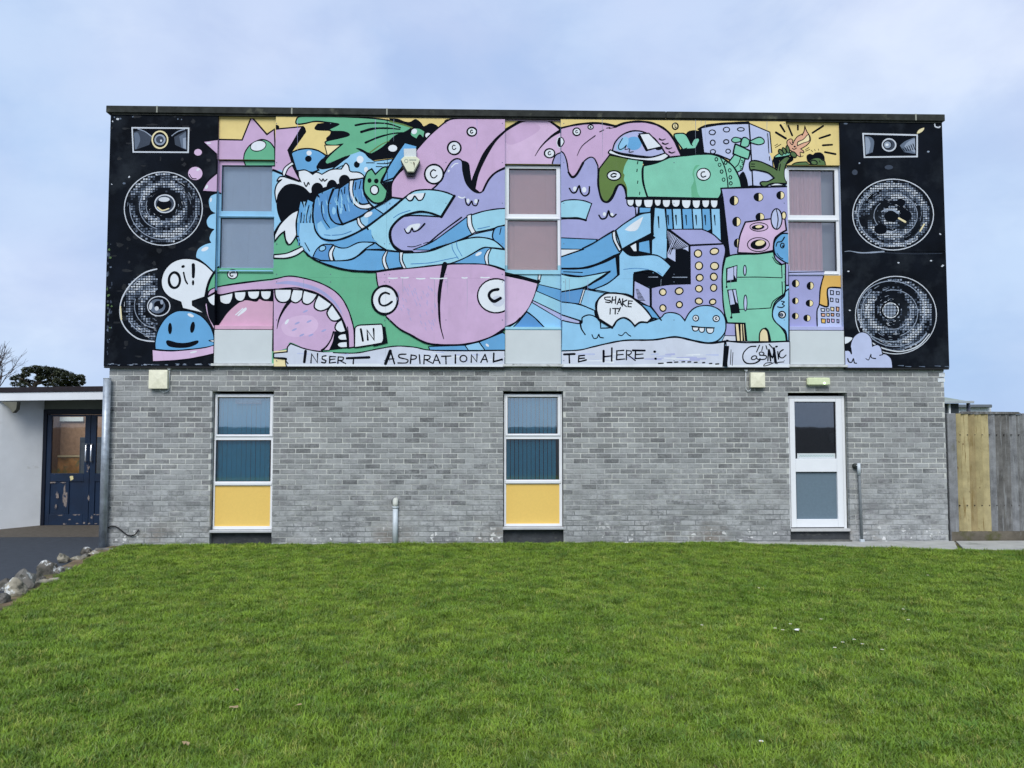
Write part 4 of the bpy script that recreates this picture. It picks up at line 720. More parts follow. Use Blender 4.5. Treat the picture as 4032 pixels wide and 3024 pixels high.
for bi, (bd, (x0, x1)) in enumerate(zip(BAYS, BX)):
    k = f'b{bi+1}'; cx = U((bd['gu'][0]+bd['gu'][2])/2, 700, 0)[0]; pxm = (bd['gu'][0]+bd['gu'][2])/2
    zt = lambda p, y: U(pxm, p, y)[1]
    hz0 = zt(bd['h'][1], YH)
    o = box('header_panel', x0+.001, x1-.001, YH, YH+.03, hz0, H2-.045, pmat('y'), B, .002); surface(k+'h', x0+.001, x1-.001, YH, hz0, H2-.045, o)
    box('trim_strip', x0+.001, x1-.001, YH-.018, YH+.03, H2-.043, H2-.012, pmat('y') if bi != 1 else pmat('pl'), B, .002)
    # frame
    W = box('window', x0+.002, x1-.002, YF+.046, YF+.05, zt(bd['lp'][0], YF)+.002, hz0-.022, m_upvc, B) if 0 else None
    fm = pmat(bd['base']) if bi == 0 else m_upvc
    gu = prect(*bd['gu'], YF); gl = prect(*bd['gl'], YF); ft = hz0-.012; fb = zt(bd['lp'][0], YF)
    bars = [(x0+.001, gu[0], gu[2], gu[3]), (gu[1], x1-.001, gu[2], gu[3]), (x0+.001, x1-.001, gu[3], ft), (x0+.001, x1-.001, gl[3], gu[2]), (x0+.001, gl[0], gl[2], gl[3]), (gl[1], x1-.001, gl[2], gl[3]), (x0+.001, x1-.001, fb, gl[2])]
    win = boxes('window_frame', [(a, b, YF, YF+.05, c, d) for a, b, c, d in bars], fm, B, .0015)
    for a, b, c, d in bars: surface(k+'f', a, b, YF, c, d, win, bi > 0)
    box('sash_rail', x0+.012, x1-.012, YF-.014, YF-.001, gl[3]+.012, gl[3]+.032, fm, win, .003)
    box('sash_rail', x0+.03, x1-.03, YF-.010, YF-.001, fb+.012, fb+.03, fm if bi != 1 else pmat('tl'), win, .003)
    for j, g in enumerate((gu, gl)):
        p = box('pane', g[0]-.004, g[1]+.004, YG, YG+.006, g[2]-.004, g[3]+.004, m_glass_up, win)
        boxes('gasket', [(g[0]+.0005, g[0]+.007, YF+.02, YG-.001, g[2]+.0005, g[3]-.0005), (g[1]-.007, g[1]-.0005, YF+.02, YG-.001, g[2]+.0005, g[3]-.0005), (g[0]+.008, g[1]-.008, YF+.02, YG-.001, g[3]-.008, g[3]-.0005)], mat('gasket', (.02, .02, .025), .6), win)
    z0 = gl[2]-.02; z1 = gu[3]+.02
    if bi == 0: blinds(win, x0+.01, x1-.01, z0, z1, YG+.07, mat('blind_blue', (.56, .70, .88), .8, .03), 10, 12)
    elif bi == 1: blinds(win, x0+.01, x1-.01, z0, z1, YG+.07, mat('blind_mauve', (.90, .54, .52), .8, .03), 12, 7)
    else:
        curtain(win, x0+.0, x0+.0+(x1-x0)*.74, z0, z1, YG+.09, mat('curtain_mauve', (.90, .60, .62), .9, .04), 8, .022)
        box('blind_sheet', x0+.0, x1-.0, YG+.17, YG+.172, z0, z1, mat('blind_grey', (.42, .46, .50), .9, .04), win)
    # lower painted panel, sill trim, white panel, bottom sill
    lz0 = zt(bd['lp'][1], YL)
    o = box('infill_panel', x0+.001, x1-.001, YL, YL+.02, lz0, fb-.002, pmat(['g', 'tl', 'lv'][bi]), B); surface(k+'l', x0+.001, x1-.001, YL, lz0, fb-.002, o)
    wz = zt(bd['wt'], .012)
    box('sill', x0+.001, x1-.001, .02, YL+.02, wz+.006, lz0-.001, pmat(['pt', 'tl', 'll'][bi]), B, .004)
    box('white_panel', x0+.003, x1-.003, .012, .05, H1+.045, wz-.004, m_white, B, .004)
    box('sill', x0-.028, x1+.028, -.022, .05, H1+.004, H1+.040, mat('sill_worn', (.55, .57, .56), .7, .2, 9, stain=[((.16, .17, .15), 12, .55, .7, (1, 1, 1))]), B, .004)

# ------------------------------------------------------------------ paint the mural onto every surface it crosses
def clip(P, x0, x1, z0, z1):
    for ax, v, s in ((0, x0, 1), (0, x1, -1), (1, z0, 1), (1, z1, -1)):
        o = []
        for i in range(len(P)):
            a, b = P[i-1], P[i]; da, db = s*(a[ax]-v), s*(b[ax]-v)
            if (da >= 0) != (db >= 0):
                t = da/(da-db); o.append((a[0]+(b[0]-a[0])*t, a[1]+(b[1]-a[1])*t))
            if db >= 0: o.append(b)
        P = o
        if len(P) < 3: return None
    return P
levels = []
for i, (c, polys, bb, on) in enumerate(ITEMS):
    lv = 0
    for j in range(i):
        b2 = ITEMS[j][2]
        if levels[j] > lv-1 and bb[0] < b2[2] and b2[0] < bb[2] and bb[1] < b2[3] and b2[1] < bb[3]: lv = max(lv, levels[j]+1)
    levels.append(lv)
STEP = .00016 if max(levels) < 60 else .00011
def px_rect(s):
    xs = []; ys_ = []
    for x, z in ((s[1], s[4]), (s[2], s[4]), (s[1], s[5]), (s[2], s[5])):
        dx, dy, dz = x-CAM.x, s[3]-CAM.y, z-CAM.z
        X = dx*math.cos(YAW)-dy*math.sin(YAW); Y = dx*math.sin(YAW)+dy*math.cos(YAW); d = Y*math.cos(PITCH)+dz*math.sin(PITCH); u = -Y*math.sin(PITCH)+dz*math.cos(PITCH)
        xs.append(2016+FPX*X/d); ys_.append(1512-FPX*u/d)
    return min(xs)-3, min(ys_)-3, max(xs)+3, max(ys_)+3
byobj = {}
for s in SURF:
    name, x0, x1, y, z0, z1, obj, explicit = s; r = px_rect(s); cols = []; verts = []; faces = []; mi = []
    V, Fc, Mi, names = byobj.setdefault((obj.name, SURF.index(s)), ([], [], [], [])); 
    for (c, polys, bb, on), lv in zip(ITEMS, levels):
        if (on and not name.startswith(on)) or (explicit and not on): continue
        if bb[0] > r[2] or bb[2] < r[0] or bb[1] > r[3] or bb[3] < r[1]: continue
        if c not in names: names.append(c)
        yy = y-.0004-lv*STEP
        for P in polys:
            Q = [U(px, py, yy) for px, py in P]
            qx = [q[0] for q in Q]; qz = [q[1] for q in Q]
            if max(qx) < x0 or min(qx) > x1 or max(qz) < z0 or min(qz) > z1: continue
            if min(qx) < x0 or max(qx) > x1 or min(qz) < z0 or max(qz) > z1:
                Q = clip(Q, x0, x1, z0, z1)
                if not Q: continue
            ar = sum(Q[i-1][0]*Q[i][1]-Q[i][0]*Q[i-1][1] for i in range(len(Q)))
            if abs(ar) < 1e-9: continue
            if ar < 0: Q = Q[::-1]
            b = len(V); V.extend((q[0], yy, q[1]) for q in Q); Fc.append(list(range(b, b+len(Q)))); Mi.append(names.index(c))
for (on_, _i), (V, Fc, Mi, names) in byobj.items():
    if not Fc: continue
    me = bpy.data.meshes.new('mural'); me.from_pydata(V, [], Fc)
    for c in names: me.materials.append(pmat(c))
    me.polygons.foreach_set('material_index', Mi); me.update()
    link('mural', me, None, bpy.data.objects[on_])

# ------------------------------------------------------------------ ground floor: brick wall
OPEN = [(1.543, 2.429, 2.219), (5.772, 6.651, 2.223), (9.993, 10.881, 2.207)]     # x0, x1, head height; all run to the ground
YB = .06; BXL, BXR = .055, W_-.05
m_mortar = bpy.data.materials.new('mortar'); m_brick = bpy.data.materials.new('grey_brick')
for m_, kind in ((m_mortar, 0), (m_brick, 1)):
    m_.use_nodes = True; t = m_.node_tree; n = t.nodes; l = t.links; p = n['Principled BSDF']; p.inputs['Roughness'].default_value = .92; p.inputs['Specular IOR Level'].default_value = .15
    g = n.new('ShaderNodeNewGeometry'); sx = n.new('ShaderNodeSeparateXYZ'); l.new(g.outputs['Position'], sx.inputs[0])
    def nz(sc, det=5, rough=.6, st=None):
        v = g.outputs['Position']
        if st:
            mp = n.new('ShaderNodeMapping'); mp.inputs['Scale'].default_value = st; l.new(v, mp.inputs[0]); v = mp.outputs[0]
        q = n.new('ShaderNodeTexNoise'); q.inputs['Scale'].default_value = sc; q.inputs['Detail'].default_value = det; q.inputs['Roughness'].default_value = rough; l.new(v, q.inputs['Vector']); return q.outputs[0]
    def mr(v, a, b, c, d):
        q = n.new('ShaderNodeMapRange'); q.inputs[1].default_value = a; q.inputs[2].default_value = b; q.inputs[3].default_value = c; q.inputs[4].default_value = d; l.new(v, q.inputs[0]); return q.outputs[0]
    def mix(f, a, b):
        q = n.new('ShaderNodeMix'); q.data_type = 'RGBA'
        l.new(f, q.inputs[0])
        for s, v in ((6, a), (7, b)):
            if isinstance(v, tuple): q.inputs[s].default_value = (*v, 1)
            else: l.new(v, q.inputs[s])
        return q.outputs[2]
    def mul(a, b, op='MULTIPLY'):
        q = n.new('ShaderNodeMath'); q.operation = op; q.use_clamp = True
        for s, v in ((0, a), (1, b)):
            if isinstance(v, float): q.inputs[s].default_value = v
            else: l.new(v, q.inputs[s])
        return q.outputs[0]
    if kind:
        at = n.new('ShaderNodeAttribute'); at.attribute_name = 'tint'
        c = mix(at.outputs['Fac'], (.122, .126, .127), (.340, .352, .346))
        c = mix(mr(nz(6.5, 2, .5), .55, .7, 0, .55), c, (.175, .165, .178))
        c = mix(mr(nz(38, 4, .7), .42, .62, 0, .32), c, (.31, .32, .32))
        c = mix(mr(nz(60, 3, .6), .55, .72, 0, .5), c, (.075, .08, .085))
        bloom = mul(mr(nz(3.0, 6, .6, (1, 1, 2.4)), .38, .58, 0, 1), mr(nz(24, 4, .65), .32, .58, 0, 1))
        bloom = mul(bloom, mr(sx.outputs[2], .35, 1.5, 1.0, .30))
        c = mix(mul(bloom, .85), c, (.46, .47, .47))
        c = mix(mul(mr(nz(2.1, 5, .6), .52, .7, 0, 1), mr(sx.outputs[2], .0, .36, .95, .10)), c, (.19, .155, .12))
        c = mix(mul(mr(nz(10, 2, .5), .66, .68, 0, .9), mr(sx.outputs[2], .1, .4, 1, 0)), c, (.7, .7, .68))
    else:
        c = mix(mr(nz(2.2, 5, .6), .4, .62, 0, 1), (.43, .445, .435), (.61, .62, .57))
        c = mix(mul(mr(nz(2.4, 5, .6, (1, 1, 2)), .38, .6, .25, 1), mr(sx.outputs[2], .45, 1.15, .9, .0)), c, (.15, .16, .165))
        c = mix(mr(nz(30, 4, .7), .5, .75, 0, .5), c, (.2, .2, .19))
    l.new(c, p.inputs['Base Color'])
    bp = n.new('ShaderNodeBump'); bp.inputs['Strength'].default_value = .55; bp.inputs['Distance'].default_value = .006
    l.new(nz(150, 5, .7), bp.inputs['Height']); l.new(bp.outputs[0], p.inputs['Normal'])
MATS['mortar'] = m_mortar; MATS['grey_brick'] = m_brick
ym = YB+.005
spans = [(BXL+.004, OPEN[0][0]-.004), (OPEN[0][1]+.004, OPEN[1][0]-.004), (OPEN[1][1]+.004, OPEN[2][0]-.004), (OPEN[2][1]+.004, BXR-.004)]
wl = [(a, b, ym, ym+.3, -.1, H1-.012) for a, b in spans]+[(a-.002, b+.002, ym, ym+.3, h+.004, H1-.012) for a, b, h in OPEN]
wall = boxes('brick_wall', wl, m_mortar, B)
box('side_wall', BXL, BXL+.25, ym+.302, 8.19, 0, H1, mat('side_brick', (.2, .21, .215), .9, .2, 12, .2, .5, 60), B); box('side_wall', BXR-.25, BXR, ym+.302, 8.19, 0, H1, MATS['side_brick'], B)
def brick_geo(w, h, d, v0):
    e = .004; q = e*.7
    back = [(-w/2, d, -h/2), (w/2, d, -h/2), (w/2, d, h/2), (-w/2, d, h/2)]; mid = [(x, e, z) for x, _, z in back]
    fr = [(-w/2+q, 0, -h/2+q), (w/2-q, 0, -h/2+q), (w/2-q, 0, h/2-q), (-w/2+q, 0, h/2-q)]
    F_ = [(8, 9, 10, 11)]
    for i in range(4): j = (i+1) % 4; F_ += [(i, j, 4+j, 4+i), (4+i, 4+j, 8+j, 8+i)]
    return back+mid+fr, [tuple(v0+k for k in f) for f in F_]
NC = 35; CH = .0755; Z0C = -.042; rb = random.Random(9); bricks = []
for c in range(NC):
    z = Z0C+(c+.5)*CH; x = BXL-(.1125 if c % 2 else 0); off = rb.uniform(-.012, .012)
    while x < BXR:
        a, b = x+off, x+off+.225; x += .225
        sp = [(BXL, BXR)]
        for (oa, ob, oh) in OPEN:
            if z-CH/2 < oh-.02: sp = [q for s in sp for q in ((s[0], min(s[1], oa)), (max(s[0], ob), s[1])) if q[1]-q[0] > .01]
        for s in sp:
            u, v = max(a, s[0]), min(b, s[1])
            if v-u > .04:
                bricks.append((u+(.006 if u > s[0]+.001 else 0), v-(.006 if v < s[1]-.001 else 0), z))
bricks.sort(key=lambda q: (Vector(((q[0]+q[1])/2, 0, q[2]))-CAM).length)
def tint_attr(me, vals):
    a = me.attributes.new('tint', 'FLOAT', 'FACE'); a.data.foreach_set('value', vals)
cache = {}; bh = CH-.0125
def tint(): return min(1, max(0, rb.gauss(.47, .25)))
V = []; Fc = []; TI = []; nind = 0
for (u, v, z) in bricks:
    wd = v-u; dy = rb.uniform(-.002, .0022)
    if nind < 300 and abs(wd-.213) < .003:
        k = rb.randrange(24)
        if k not in cache:
            vv, ff = brick_geo(.213, bh, .06, 0); me = bpy.data.meshes.new('brick'); me.from_pydata(vv, [], ff); me.materials.append(m_brick); tint_attr(me, [tint()]*len(ff)); cache[k] = me
        o = link('brick', cache[k], None, wall); o.location = ((u+v)/2, YB+dy, z); o.rotation_euler = (rb.uniform(-.012, .012), rb.uniform(-.006, .006), rb.uniform(-.01, .01)); nind += 1
    else:
        vv, ff = brick_geo(wd, bh*rb.uniform(.97, 1.02), .06, len(V)); rx = rb.uniform(-.006, .006)
        V += [((u+v)/2+p[0], YB+dy+p[1], z+p[2]+p[0]*rx) for p in vv]; Fc += ff; TI += [tint()]*len(ff)
me = bpy.data.meshes.new('bricks'); me.from_pydata(V, [], Fc); me.materials.append(m_brick); tint_attr(me, TI)
o = link('remaining_bricks', me, None, wall); o['kind'] = 'stuff'

# ------------------------------------------------------------------ ground floor windows
m_yellow = mat('yellow_panel', srgb(228, 192, 104), .5, .03, 40, .35, .05, 300)
m_plinth = mat('plinth', (.055, .06, .065), .9, .3, 8, .2, .4, 60, stain=[((.16, .16, .14), 7, .6, .75, (1, 1, 3))])
m_bl1 = mat('blind_teal', (.16, .74, .90), .8, .05)
def low_window(ix, x0, x1, top, gu, gl, yp, sill_px, blindx, ang):
    y = YB+.085; pxm = (gu[0]+gu[2])/2; zt = lambda p, yy: U(pxm, p, yy)[1]
    a = prect(*gu, y); b = prect(*gl, y); c = prect(*yp, y); bot = zt(sill_px-14, y); tp_ = top-.035
    X0, X1 = x0+.012, x1-.008
    bars = [(X0, a[0], a[2], a[3]), (a[1], X1, a[2], a[3]), (X0, X1, a[3], tp_), (X0, X1, b[3], a[2]), (X0, b[0], b[2], b[3]), (b[1], X1, b[2], b[3]), (X0, X1, c[3], b[2]), (X0, c[0], c[2], c[3]), (c[1], X1, c[2], c[3]), (X0, X1, bot, c[2])]
    W = boxes('window_frame', [(p, q, y, y+.06, r, s) for p, q, r, s in bars], m_upvc, B, .002)
    boxes('sash', [(X0+.02, a[0]-.006, y-.016, y-.001, a[2]-.03, a[3]+.03), (a[1]+.006, X1-.02, y-.016, y-.001, a[2]-.03, a[3]+.03), (a[0]-.005, a[1]+.005, y-.016, y-.001, a[3]+.005, a[3]+.03), (a[0]-.005, a[1]+.005, y-.016, y-.001, a[2]-.03, a[2]-.005)], m_upvc, W, .004)
    box('glazing_bead', X0+.02, X1-.02, y-.014, y-.001, c[3]+.012, b[2]-.008, m_upvc, W, .003)
    for g in (a, b):
        box('pane', g[0]-.004, g[1]+.004, y+.026, y+.032, g[2]-.004, g[3]+.004, m_glass_lo, W)
        boxes('gasket', [(g[0]+.0005, g[0]+.006, y+.012, y+.025, g[2]+.0005, g[3]-.0005), (g[1]-.006, g[1]-.0005, y+.012, y+.025, g[2]+.0005, g[3]-.0005), (g[0]+.007, g[1]-.007, y+.012, y+.025, g[3]-.008, g[3]-.0005), (g[0]+.007, g[1]-.007, y+.012, y+.025, g[2]+.0005, g[2]+.006)], MATS['gasket'], W)
    blinds(W, a[0]-.02, a[1]-.02, b[2]+.0, a[3]+.03, y+.09, m_bl1, blindx, ang, gap=.485)
    box('infill_panel', c[0]-.004, c[1]+.004, y+.018, y+.03, c[2]-.004, c[3]+.004, m_yellow, W)
    box('sill', x0-.004, x1+.003, YB-.004, y+.05, bot-.040, bot-.004, mat('sill_grey', (.46, .47, .48), .5, .1, 8, .4), W, .005)
    box('plinth', x0+.002, x1-.002, YB+.10, YB+.2, -.08, bot-.044, m_plinth, B)
    return W, a, b
W1, a1, b1 = low_window(0, *OPEN[0], (858, 1565, 1062, 1711), (850, 1733, 1065, 1896), (846, 1913, 1062, 2072), 2098, 11, -4)
W2, a2, b2 = low_window(1, *OPEN[1], (1999, 1564, 2196, 1708), (1993, 1729, 2202, 1889), (1993, 1906, 2203, 2062), 2086, 12, 25)
# notice on the inside of the first window, bulging paper in the second
x0, x1, z0, z1 = prect(927, 1567, 1028, 1590, YB+.12)
box('notice', x0, x1, YB+.122, YB+.124, z0, z1, mat('notice_paper', (.55, .62, .68), .8, .2, 40), W1)
# ------------------------------------------------------------------ glazed door
x0, x1, top = OPEN[2]; yd = YB+.075
D = boxes('door_frame', [(x0+.004, x0+.038, yd, yd+.07, .19, top-.075), (x1-.052, x1-.012, yd, yd+.07, .19, top-.075), (x0+.004, x1-.012, yd, yd+.07, top-.074, top-.045)], m_upvc, B, .003)
gu = prect(3127, 1582, 3294, 1806, yd); gl = prect(3133, 1858, 3303, 2044, yd)
lx0, lx1 = x0+.042, x1-.058; lz0 = U(3200, 2076, yd)[1]; lz1 = top-.080
boxes('door_leaf', [(lx0, gu[0], yd-.012, yd+.05, lz0, lz1), (gu[1], lx1, yd-.012, yd+.05, lz0, lz1), (gu[0]+.001, gu[1]-.001, yd-.012, yd+.05, gu[3], lz1), (gu[0]+.001, gu[1]-.001, yd-.012, yd+.05, gl[3], gu[2]), (gu[0]+.001, gu[1]-.001, yd-.012, yd+.05, lz0, gl[2])], m_upvc, D, .004)
boxes('shadow_gap', [(lx1+.001, lx1+.005, yd+.01, yd+.05, lz0, lz1), (lx0, lx1, yd+.01, yd+.05, lz0-.012, lz0-.001)], MATS['gasket'], D)
box('pane', gu[0]-.003, gu[1]+.003, yd+.026, yd+.032, gu[2]-.003, gu[3]+.003, m_glass_dr, D)
for g in (gu, gl): boxes('gasket', [(g[0]+.0005, g[0]+.008, yd+.008, yd+.025, g[2]+.0005, g[3]-.0005), (g[1]-.008, g[1]-.0005, yd+.008, yd+.025, g[2]+.0005, g[3]-.0005), (g[0]+.009, g[1]-.009, yd+.008, yd+.025, g[3]-.009, g[3]-.0005)], MATS['gasket'], D)
box('kick_panel', gl[0]-.003, gl[1]+.003, yd+.026, yd+.034, gl[2]-.003, gl[3]+.003, mat('kick_grey', srgb(98, 116, 128), .55, .06, 30, .4), D)
r = prect(3139, 1785, 3292, 1805, yd+.02); box('notice', r[0], r[1], yd+.022, yd+.024, r[2], r[3], m_white, D)
bm = bmesh.new(); st = 13
for i in range(st):
    a = r[0]+.03+(r[1]-r[0]-.06)*i/st; b = r[0]+.03+(r[1]-r[0]-.06)*(i+1)/st; m_ = (a+b)/2; zc = (r[2]+r[3])/2; h = .018; wv = .004
    for (xa, za, xb, zb) in ((a, zc-h/2, m_, zc+h/2), (m_, zc+h/2, b, zc-h/2)): bm.faces.new([bm.verts.new(p) for p in ((xa, yd+.0205, za-wv), (xb, yd+.0205, zb-wv), (xb, yd+.0205, zb+wv), (xa, yd+.0205, za+wv))])
link('zigzag', to_mesh(bm, 'zigzag'), mat('zigzag_green', srgb(150, 185, 180)), D)
r = prect(3267, 1705, 3293, 1743, yd+.02); box('notice', r[0], r[1], yd+.034, yd+.035, r[2], r[3], mat('notice_grey', srgb(120, 130, 130)), D)
r = prect(3175, 1586, 3250, 1606, yd+.02); box('notice', r[0], r[1], yd+.034, yd+.035, r[2], r[3], mat('notice_dim', srgb(130, 135, 145)), D)
box('threshold', x0+.006, x1+.002, YB-.008, yd+.09, lz0-.052, lz0-.014, mat('aluminium', (.5, .5, .49), .45, .08, 20, .5), D, .004)
box('plinth', x0+.002, x1-.002, YB+.05, YB+.2, -.08, lz0-.054, m_plinth, B); box('step', x0-.01, x1+.02, YB-.02, YB+.045, -.05, .045, mat('step_stone', (.12, .12, .11), .9, .3, 10, .2, .4, 60), B, .006)
# ------------------------------------------------------------------ fittings on the facade
m_cream = mat('cream_plastic', (.72, .69, .48), .5, .08, 14, .4); m_cream2 = mat('cream_lens', (.78, .76, .58), .35, .1, 25, .5)
m_conduit = mat('grey_conduit', (.62, .65, .66), .5, .1, 10, .4); m_gal = mat('galvanised', (.34, .38, .42), .42, .35, 9, .5, .05, 60, .35, stain=[((.16, .18, .2), 5, .6, .75, (1, 1, .3))])
def wall_light(l, t, r, b, jx, jy, cable, label):
    X0, X1, Z0, Z1 = prect(l, t, r, b, YB-.06)
    th = thing('wall_light', ((X0+X1)/2, YB, Z0), label, 'wall light', 'square lights under the mural panels')
    box('housing', X0+.008, X1-.008, YB-.05, YB-.001, Z0+.008, Z1-.008, m_cream, th, .008, 2)
    bm = bmesh.new(); cx, cz = (X0+X1)/2, (Z0+Z1)/2
    o = [bm.verts.new(p) for p in ((X0, YB-.05, Z0), (X1, YB-.05, Z0), (X1, YB-.05, Z1), (X0, YB-.05, Z1))]; i_ = [bm.verts.new(p) for p in ((X0+.004, YB-.082, Z0+.004), (X1-.004, YB-.082, Z0+.004), (X1-.004, YB-.082, Z1-.004), (X0+.004, YB-.082, Z1-.004))]
    c = bm.verts.new((cx, YB-.094, cz)); bm.faces.new(o[::-1])
    for k in range(4): bm.faces.new((o[k], o[(k+1) % 4], i_[(k+1) % 4], i_[k])); bm.faces.new((i_[k], i_[(k+1) % 4], c))
    link('cover', to_mesh(bm, 'cover'), m_cream2, th)
    P = [U(x, y, YB-.012) for x, y in cable]
    tube('conduit', [(x, YB-.012, z) for x, z in P], .007, m_conduit, th, 8)
    jx_, jz_ = U(jx, jy, YB-.02); bm = bmesh.new(); add_tube(bm, [(jx_, YB-.001, jz_), (jx_, YB-.034, jz_)], .026, 14); link('junction_box', to_mesh(bm, 'junction_box', smooth=False), m_conduit, th)
wall_light(588, 1456, 661, 1531, 667, 1450, [(668, 1455), (667, 1490), (666, 1525), (660, 1541), (645, 1545), (632, 1540), (628, 1530)], 'cream square light on grey brick beside the black speaker panel')
wall_light(2953, 1466, 3012, 1526, 2937, 1456, [(2937, 1462), (2936, 1500), (2937, 1532), (2944, 1541), (2952, 1539), (2957, 1530)], 'cream square light on grey brick by the exit door')
X0, X1, Z0, Z1 = prect(3177, 1487, 3267, 1517, YB-.05)
th = thing('exit_light', ((X0+X1)/2, YB, Z0), 'long cream emergency light glowing green above the door', 'emergency light')
box('housing', X0+.006, X1-.006, YB-.03, YB-.001, Z0+.006, Z1-.006, m_cream, th, .006); box('diffuser', X0, X1, YB-.075, YB-.031, Z0, Z1, mat('diffuser', (.66, .72, .46), .3, .06, 30, .5), th, .012, 3)
me_ = bpy.data.materials.new('green_led'); me_.use_nodes = True; MATS['green_led'] = me_
me_.node_tree.nodes['Principled BSDF'].inputs['Emission Color'].default_value = (.55, 1, .35, 1); me_.node_tree.nodes['Principled BSDF'].inputs['Emission Strength'].default_value = 1.6
lx, lz_ = U(3247, 1509, YB-.08); bm = bmesh.new(); add_tube(bm, [(lx, YB-.074, lz_), (lx, YB-.081, lz_)], .016, 12); link('indicator', to_mesh(bm, 'indicator'), me_, th)
# alarm sounder box
al = thing('alarm_box', (*[U(1617, 690, 0)[0]], -.0, U(1617, 695, 0)[1]), 'cream bell shaped alarm box with black base on the mural', 'alarm')
al.location.y = -.02
def apx(pts, y): return [U(1560+x*120/1327, 560+yy*150/1659, y) for x, yy in pts]
vslab('backplate', apx([(200, 830), (260, 1010), (460, 1495), (800, 1495), (1000, 1010), (1050, 850)], -.03), -.035, -.008, mat('alarm_black', (.012, .014, .03), .4, .1), al, .003)
vslab('cover', apx([(200, 780), (345, 635), (880, 635), (1045, 780), (950, 900), (770, 1310), (490, 1310), (300, 890)], -.09), -.09, -.036, mat('alarm_cream', (.66, .68, .50), .4, .05, 20, .45), al, .008)
vslab('top_box', apx([(335, 300), (875, 290), (880, 660), (345, 660)], -.05), -.05, -.008, m_white, al, .003)
def disc(name, x, y, r, yy, m, parent, hole=0):
    X, Z = apx([(x, y)], yy)[0]; bm = bmesh.new(); n_ = 20; ra = r*120/1327*.0037
    a = [bm.verts.new((X+ra*math.cos(2*math.pi*i/n_), yy, Z+ra*math.sin(2*math.pi*i/n_))) for i in range(n_)]
    b = [bm.verts.new((X+ra*hole*math.cos(2*math.pi*i/n_), yy, Z+ra*hole*math.sin(2*math.pi*i/n_))) for i in range(n_)]
    for i in range(n_): bm.faces.new((a[i], a[(i+1) % n_], b[(i+1) % n_], b[i]))
    return link(name, to_mesh(bm, name), m, parent)
m_logo = mat('alarm_print', (.30, .36, .30), .6, .1)
disc('emblem', 445, 835, 88, -.0915, m_logo, al, .68)
vslab('print', apx([(570, 770), (875, 770), (880, 815), (570, 815)], -.0915), -.0915, -.0905, m_logo, al); vslab('print', apx([(590, 890), (690, 900), (710, 945), (660, 935)], -.0915), -.0915, -.0905, mat('print_pale', (.45, .5, .4)), al)
vslab('rust_streak', apx([(745, 885), (785, 890), (810, 930), (795, 1180), (780, 1040), (755, 960)], -.0918), -.0918, -.0905, mat('rust', (.09, .07, .04), .8), al)

# white waste pipe
m_pvc = mat('grey_pvc', (.52, .57, .60), .4, .06, 8, .45)
x, z = U(1557, 1965, .0); zt_ = U(1557, 1966, YB-.04)[1]; xt = U(1557, 1990, YB-.04)[0]
th = thing('waste_pipe', (xt, YB, 0), 'white plastic waste pipe elbow running from the brick wall to the lawn', 'pipe')
tube('pipe', [(xt, YB-.05, -.03), (xt, YB-.05, zt_-.11)], .038, m_pvc, th, 16); tube('collar', [(xt, YB-.05, zt_-.125), (xt, YB-.05, zt_-.10)], .045, m_pvc, th, 16)
tube('elbow', [(xt, YB-.05, zt_-.10), (xt, YB-.05, zt_-.06), (xt, YB-.042, zt_-.035), (xt, YB-.025, zt_-.018), (xt, YB+.02, zt_-.012)], .040, mat('pvc_aged', (.55, .56, .50), .5, .1), th, 16)
tube('wall_flange', [(xt-.01, YB-.012, zt_-.03), (xt-.01, YB-.001, zt_-.03)], .056, mat('flange', (.16, .17, .17), .7), th, 18)
# pipe beside the door
xr = U(3385, 1900, YB-.04)[0]; zr = U(3385, 1824, YB-.04)[1]
th = thing('handrail_pipe', (xr, YB, 0), 'thin grey pipe rising from the path beside the glazed door', 'pipe')
tube('pipe', [(xr+.008, YB-.05, .0), (xr, YB-.05, zr*.5), (xr-.012, YB-.05, zr-.06)], .018, mat('pipe_grey', (.16, .18, .19), .55, .25, 12), th, 12); tube('cap', [(xr-.012, YB-.052, zr-.17), (xr-.014, YB-.052, zr)], .024, m_pvc, th, 12)
box('foot', xr-.022, xr+.04, YB-.075, YB-.02, .018, .06, m_pvc, th, .006)
xk, zk = U(3367, 1835, YB-.01); tube('socket', [(xk, YB-.04, zk), (xk, YB+.0, zk)], .042, mat('socket_dark', (.025, .03, .028), .5, .3), th, 16); tube('socket_pin', [(xk+.012, YB-.05, zk+.01), (xk+.012, YB-.04, zk+.01)], .008, m_upvc, th, 8)
# corner downpipe
th = thing('downpipe', (.02, -.02, 0), 'galvanised steel post at the brick corner beside the blue doors', 'post')
xp = U(411, 1900, -.02)[0]; ztop = U(425, 1492, -.02)[1]
tube('post', [(xp, -.02, -.03), (xp, -.02, ztop)], .052, m_gal, th, 20); tube('cap', [(xp, -.02, ztop), (xp, -.02, ztop+.012)], .054, mat('zinc', (.4, .44, .48), .4, .1), th, 20)
for z_ in (.55, 1.25, 1.95): box('bracket', xp+.03, xp+.062, .0, .055, z_-.012, z_+.012, mat('bracket_dark', (.08, .09, .10), .6), th, .003)
m_wp = mat('white_splash', (.6, .64, .66), .7, .2, 30)
for l_, t_, r_, b_ in ((3697, 1468, 3721, 1484), (3692, 1489, 3721, 1504)):
    r = prect(l_, t_, r_, b_, YB-.004); box('paint_patch', r[0], r[1], YB-.0045, YB-.003, r[2], r[3], m_wp, B)
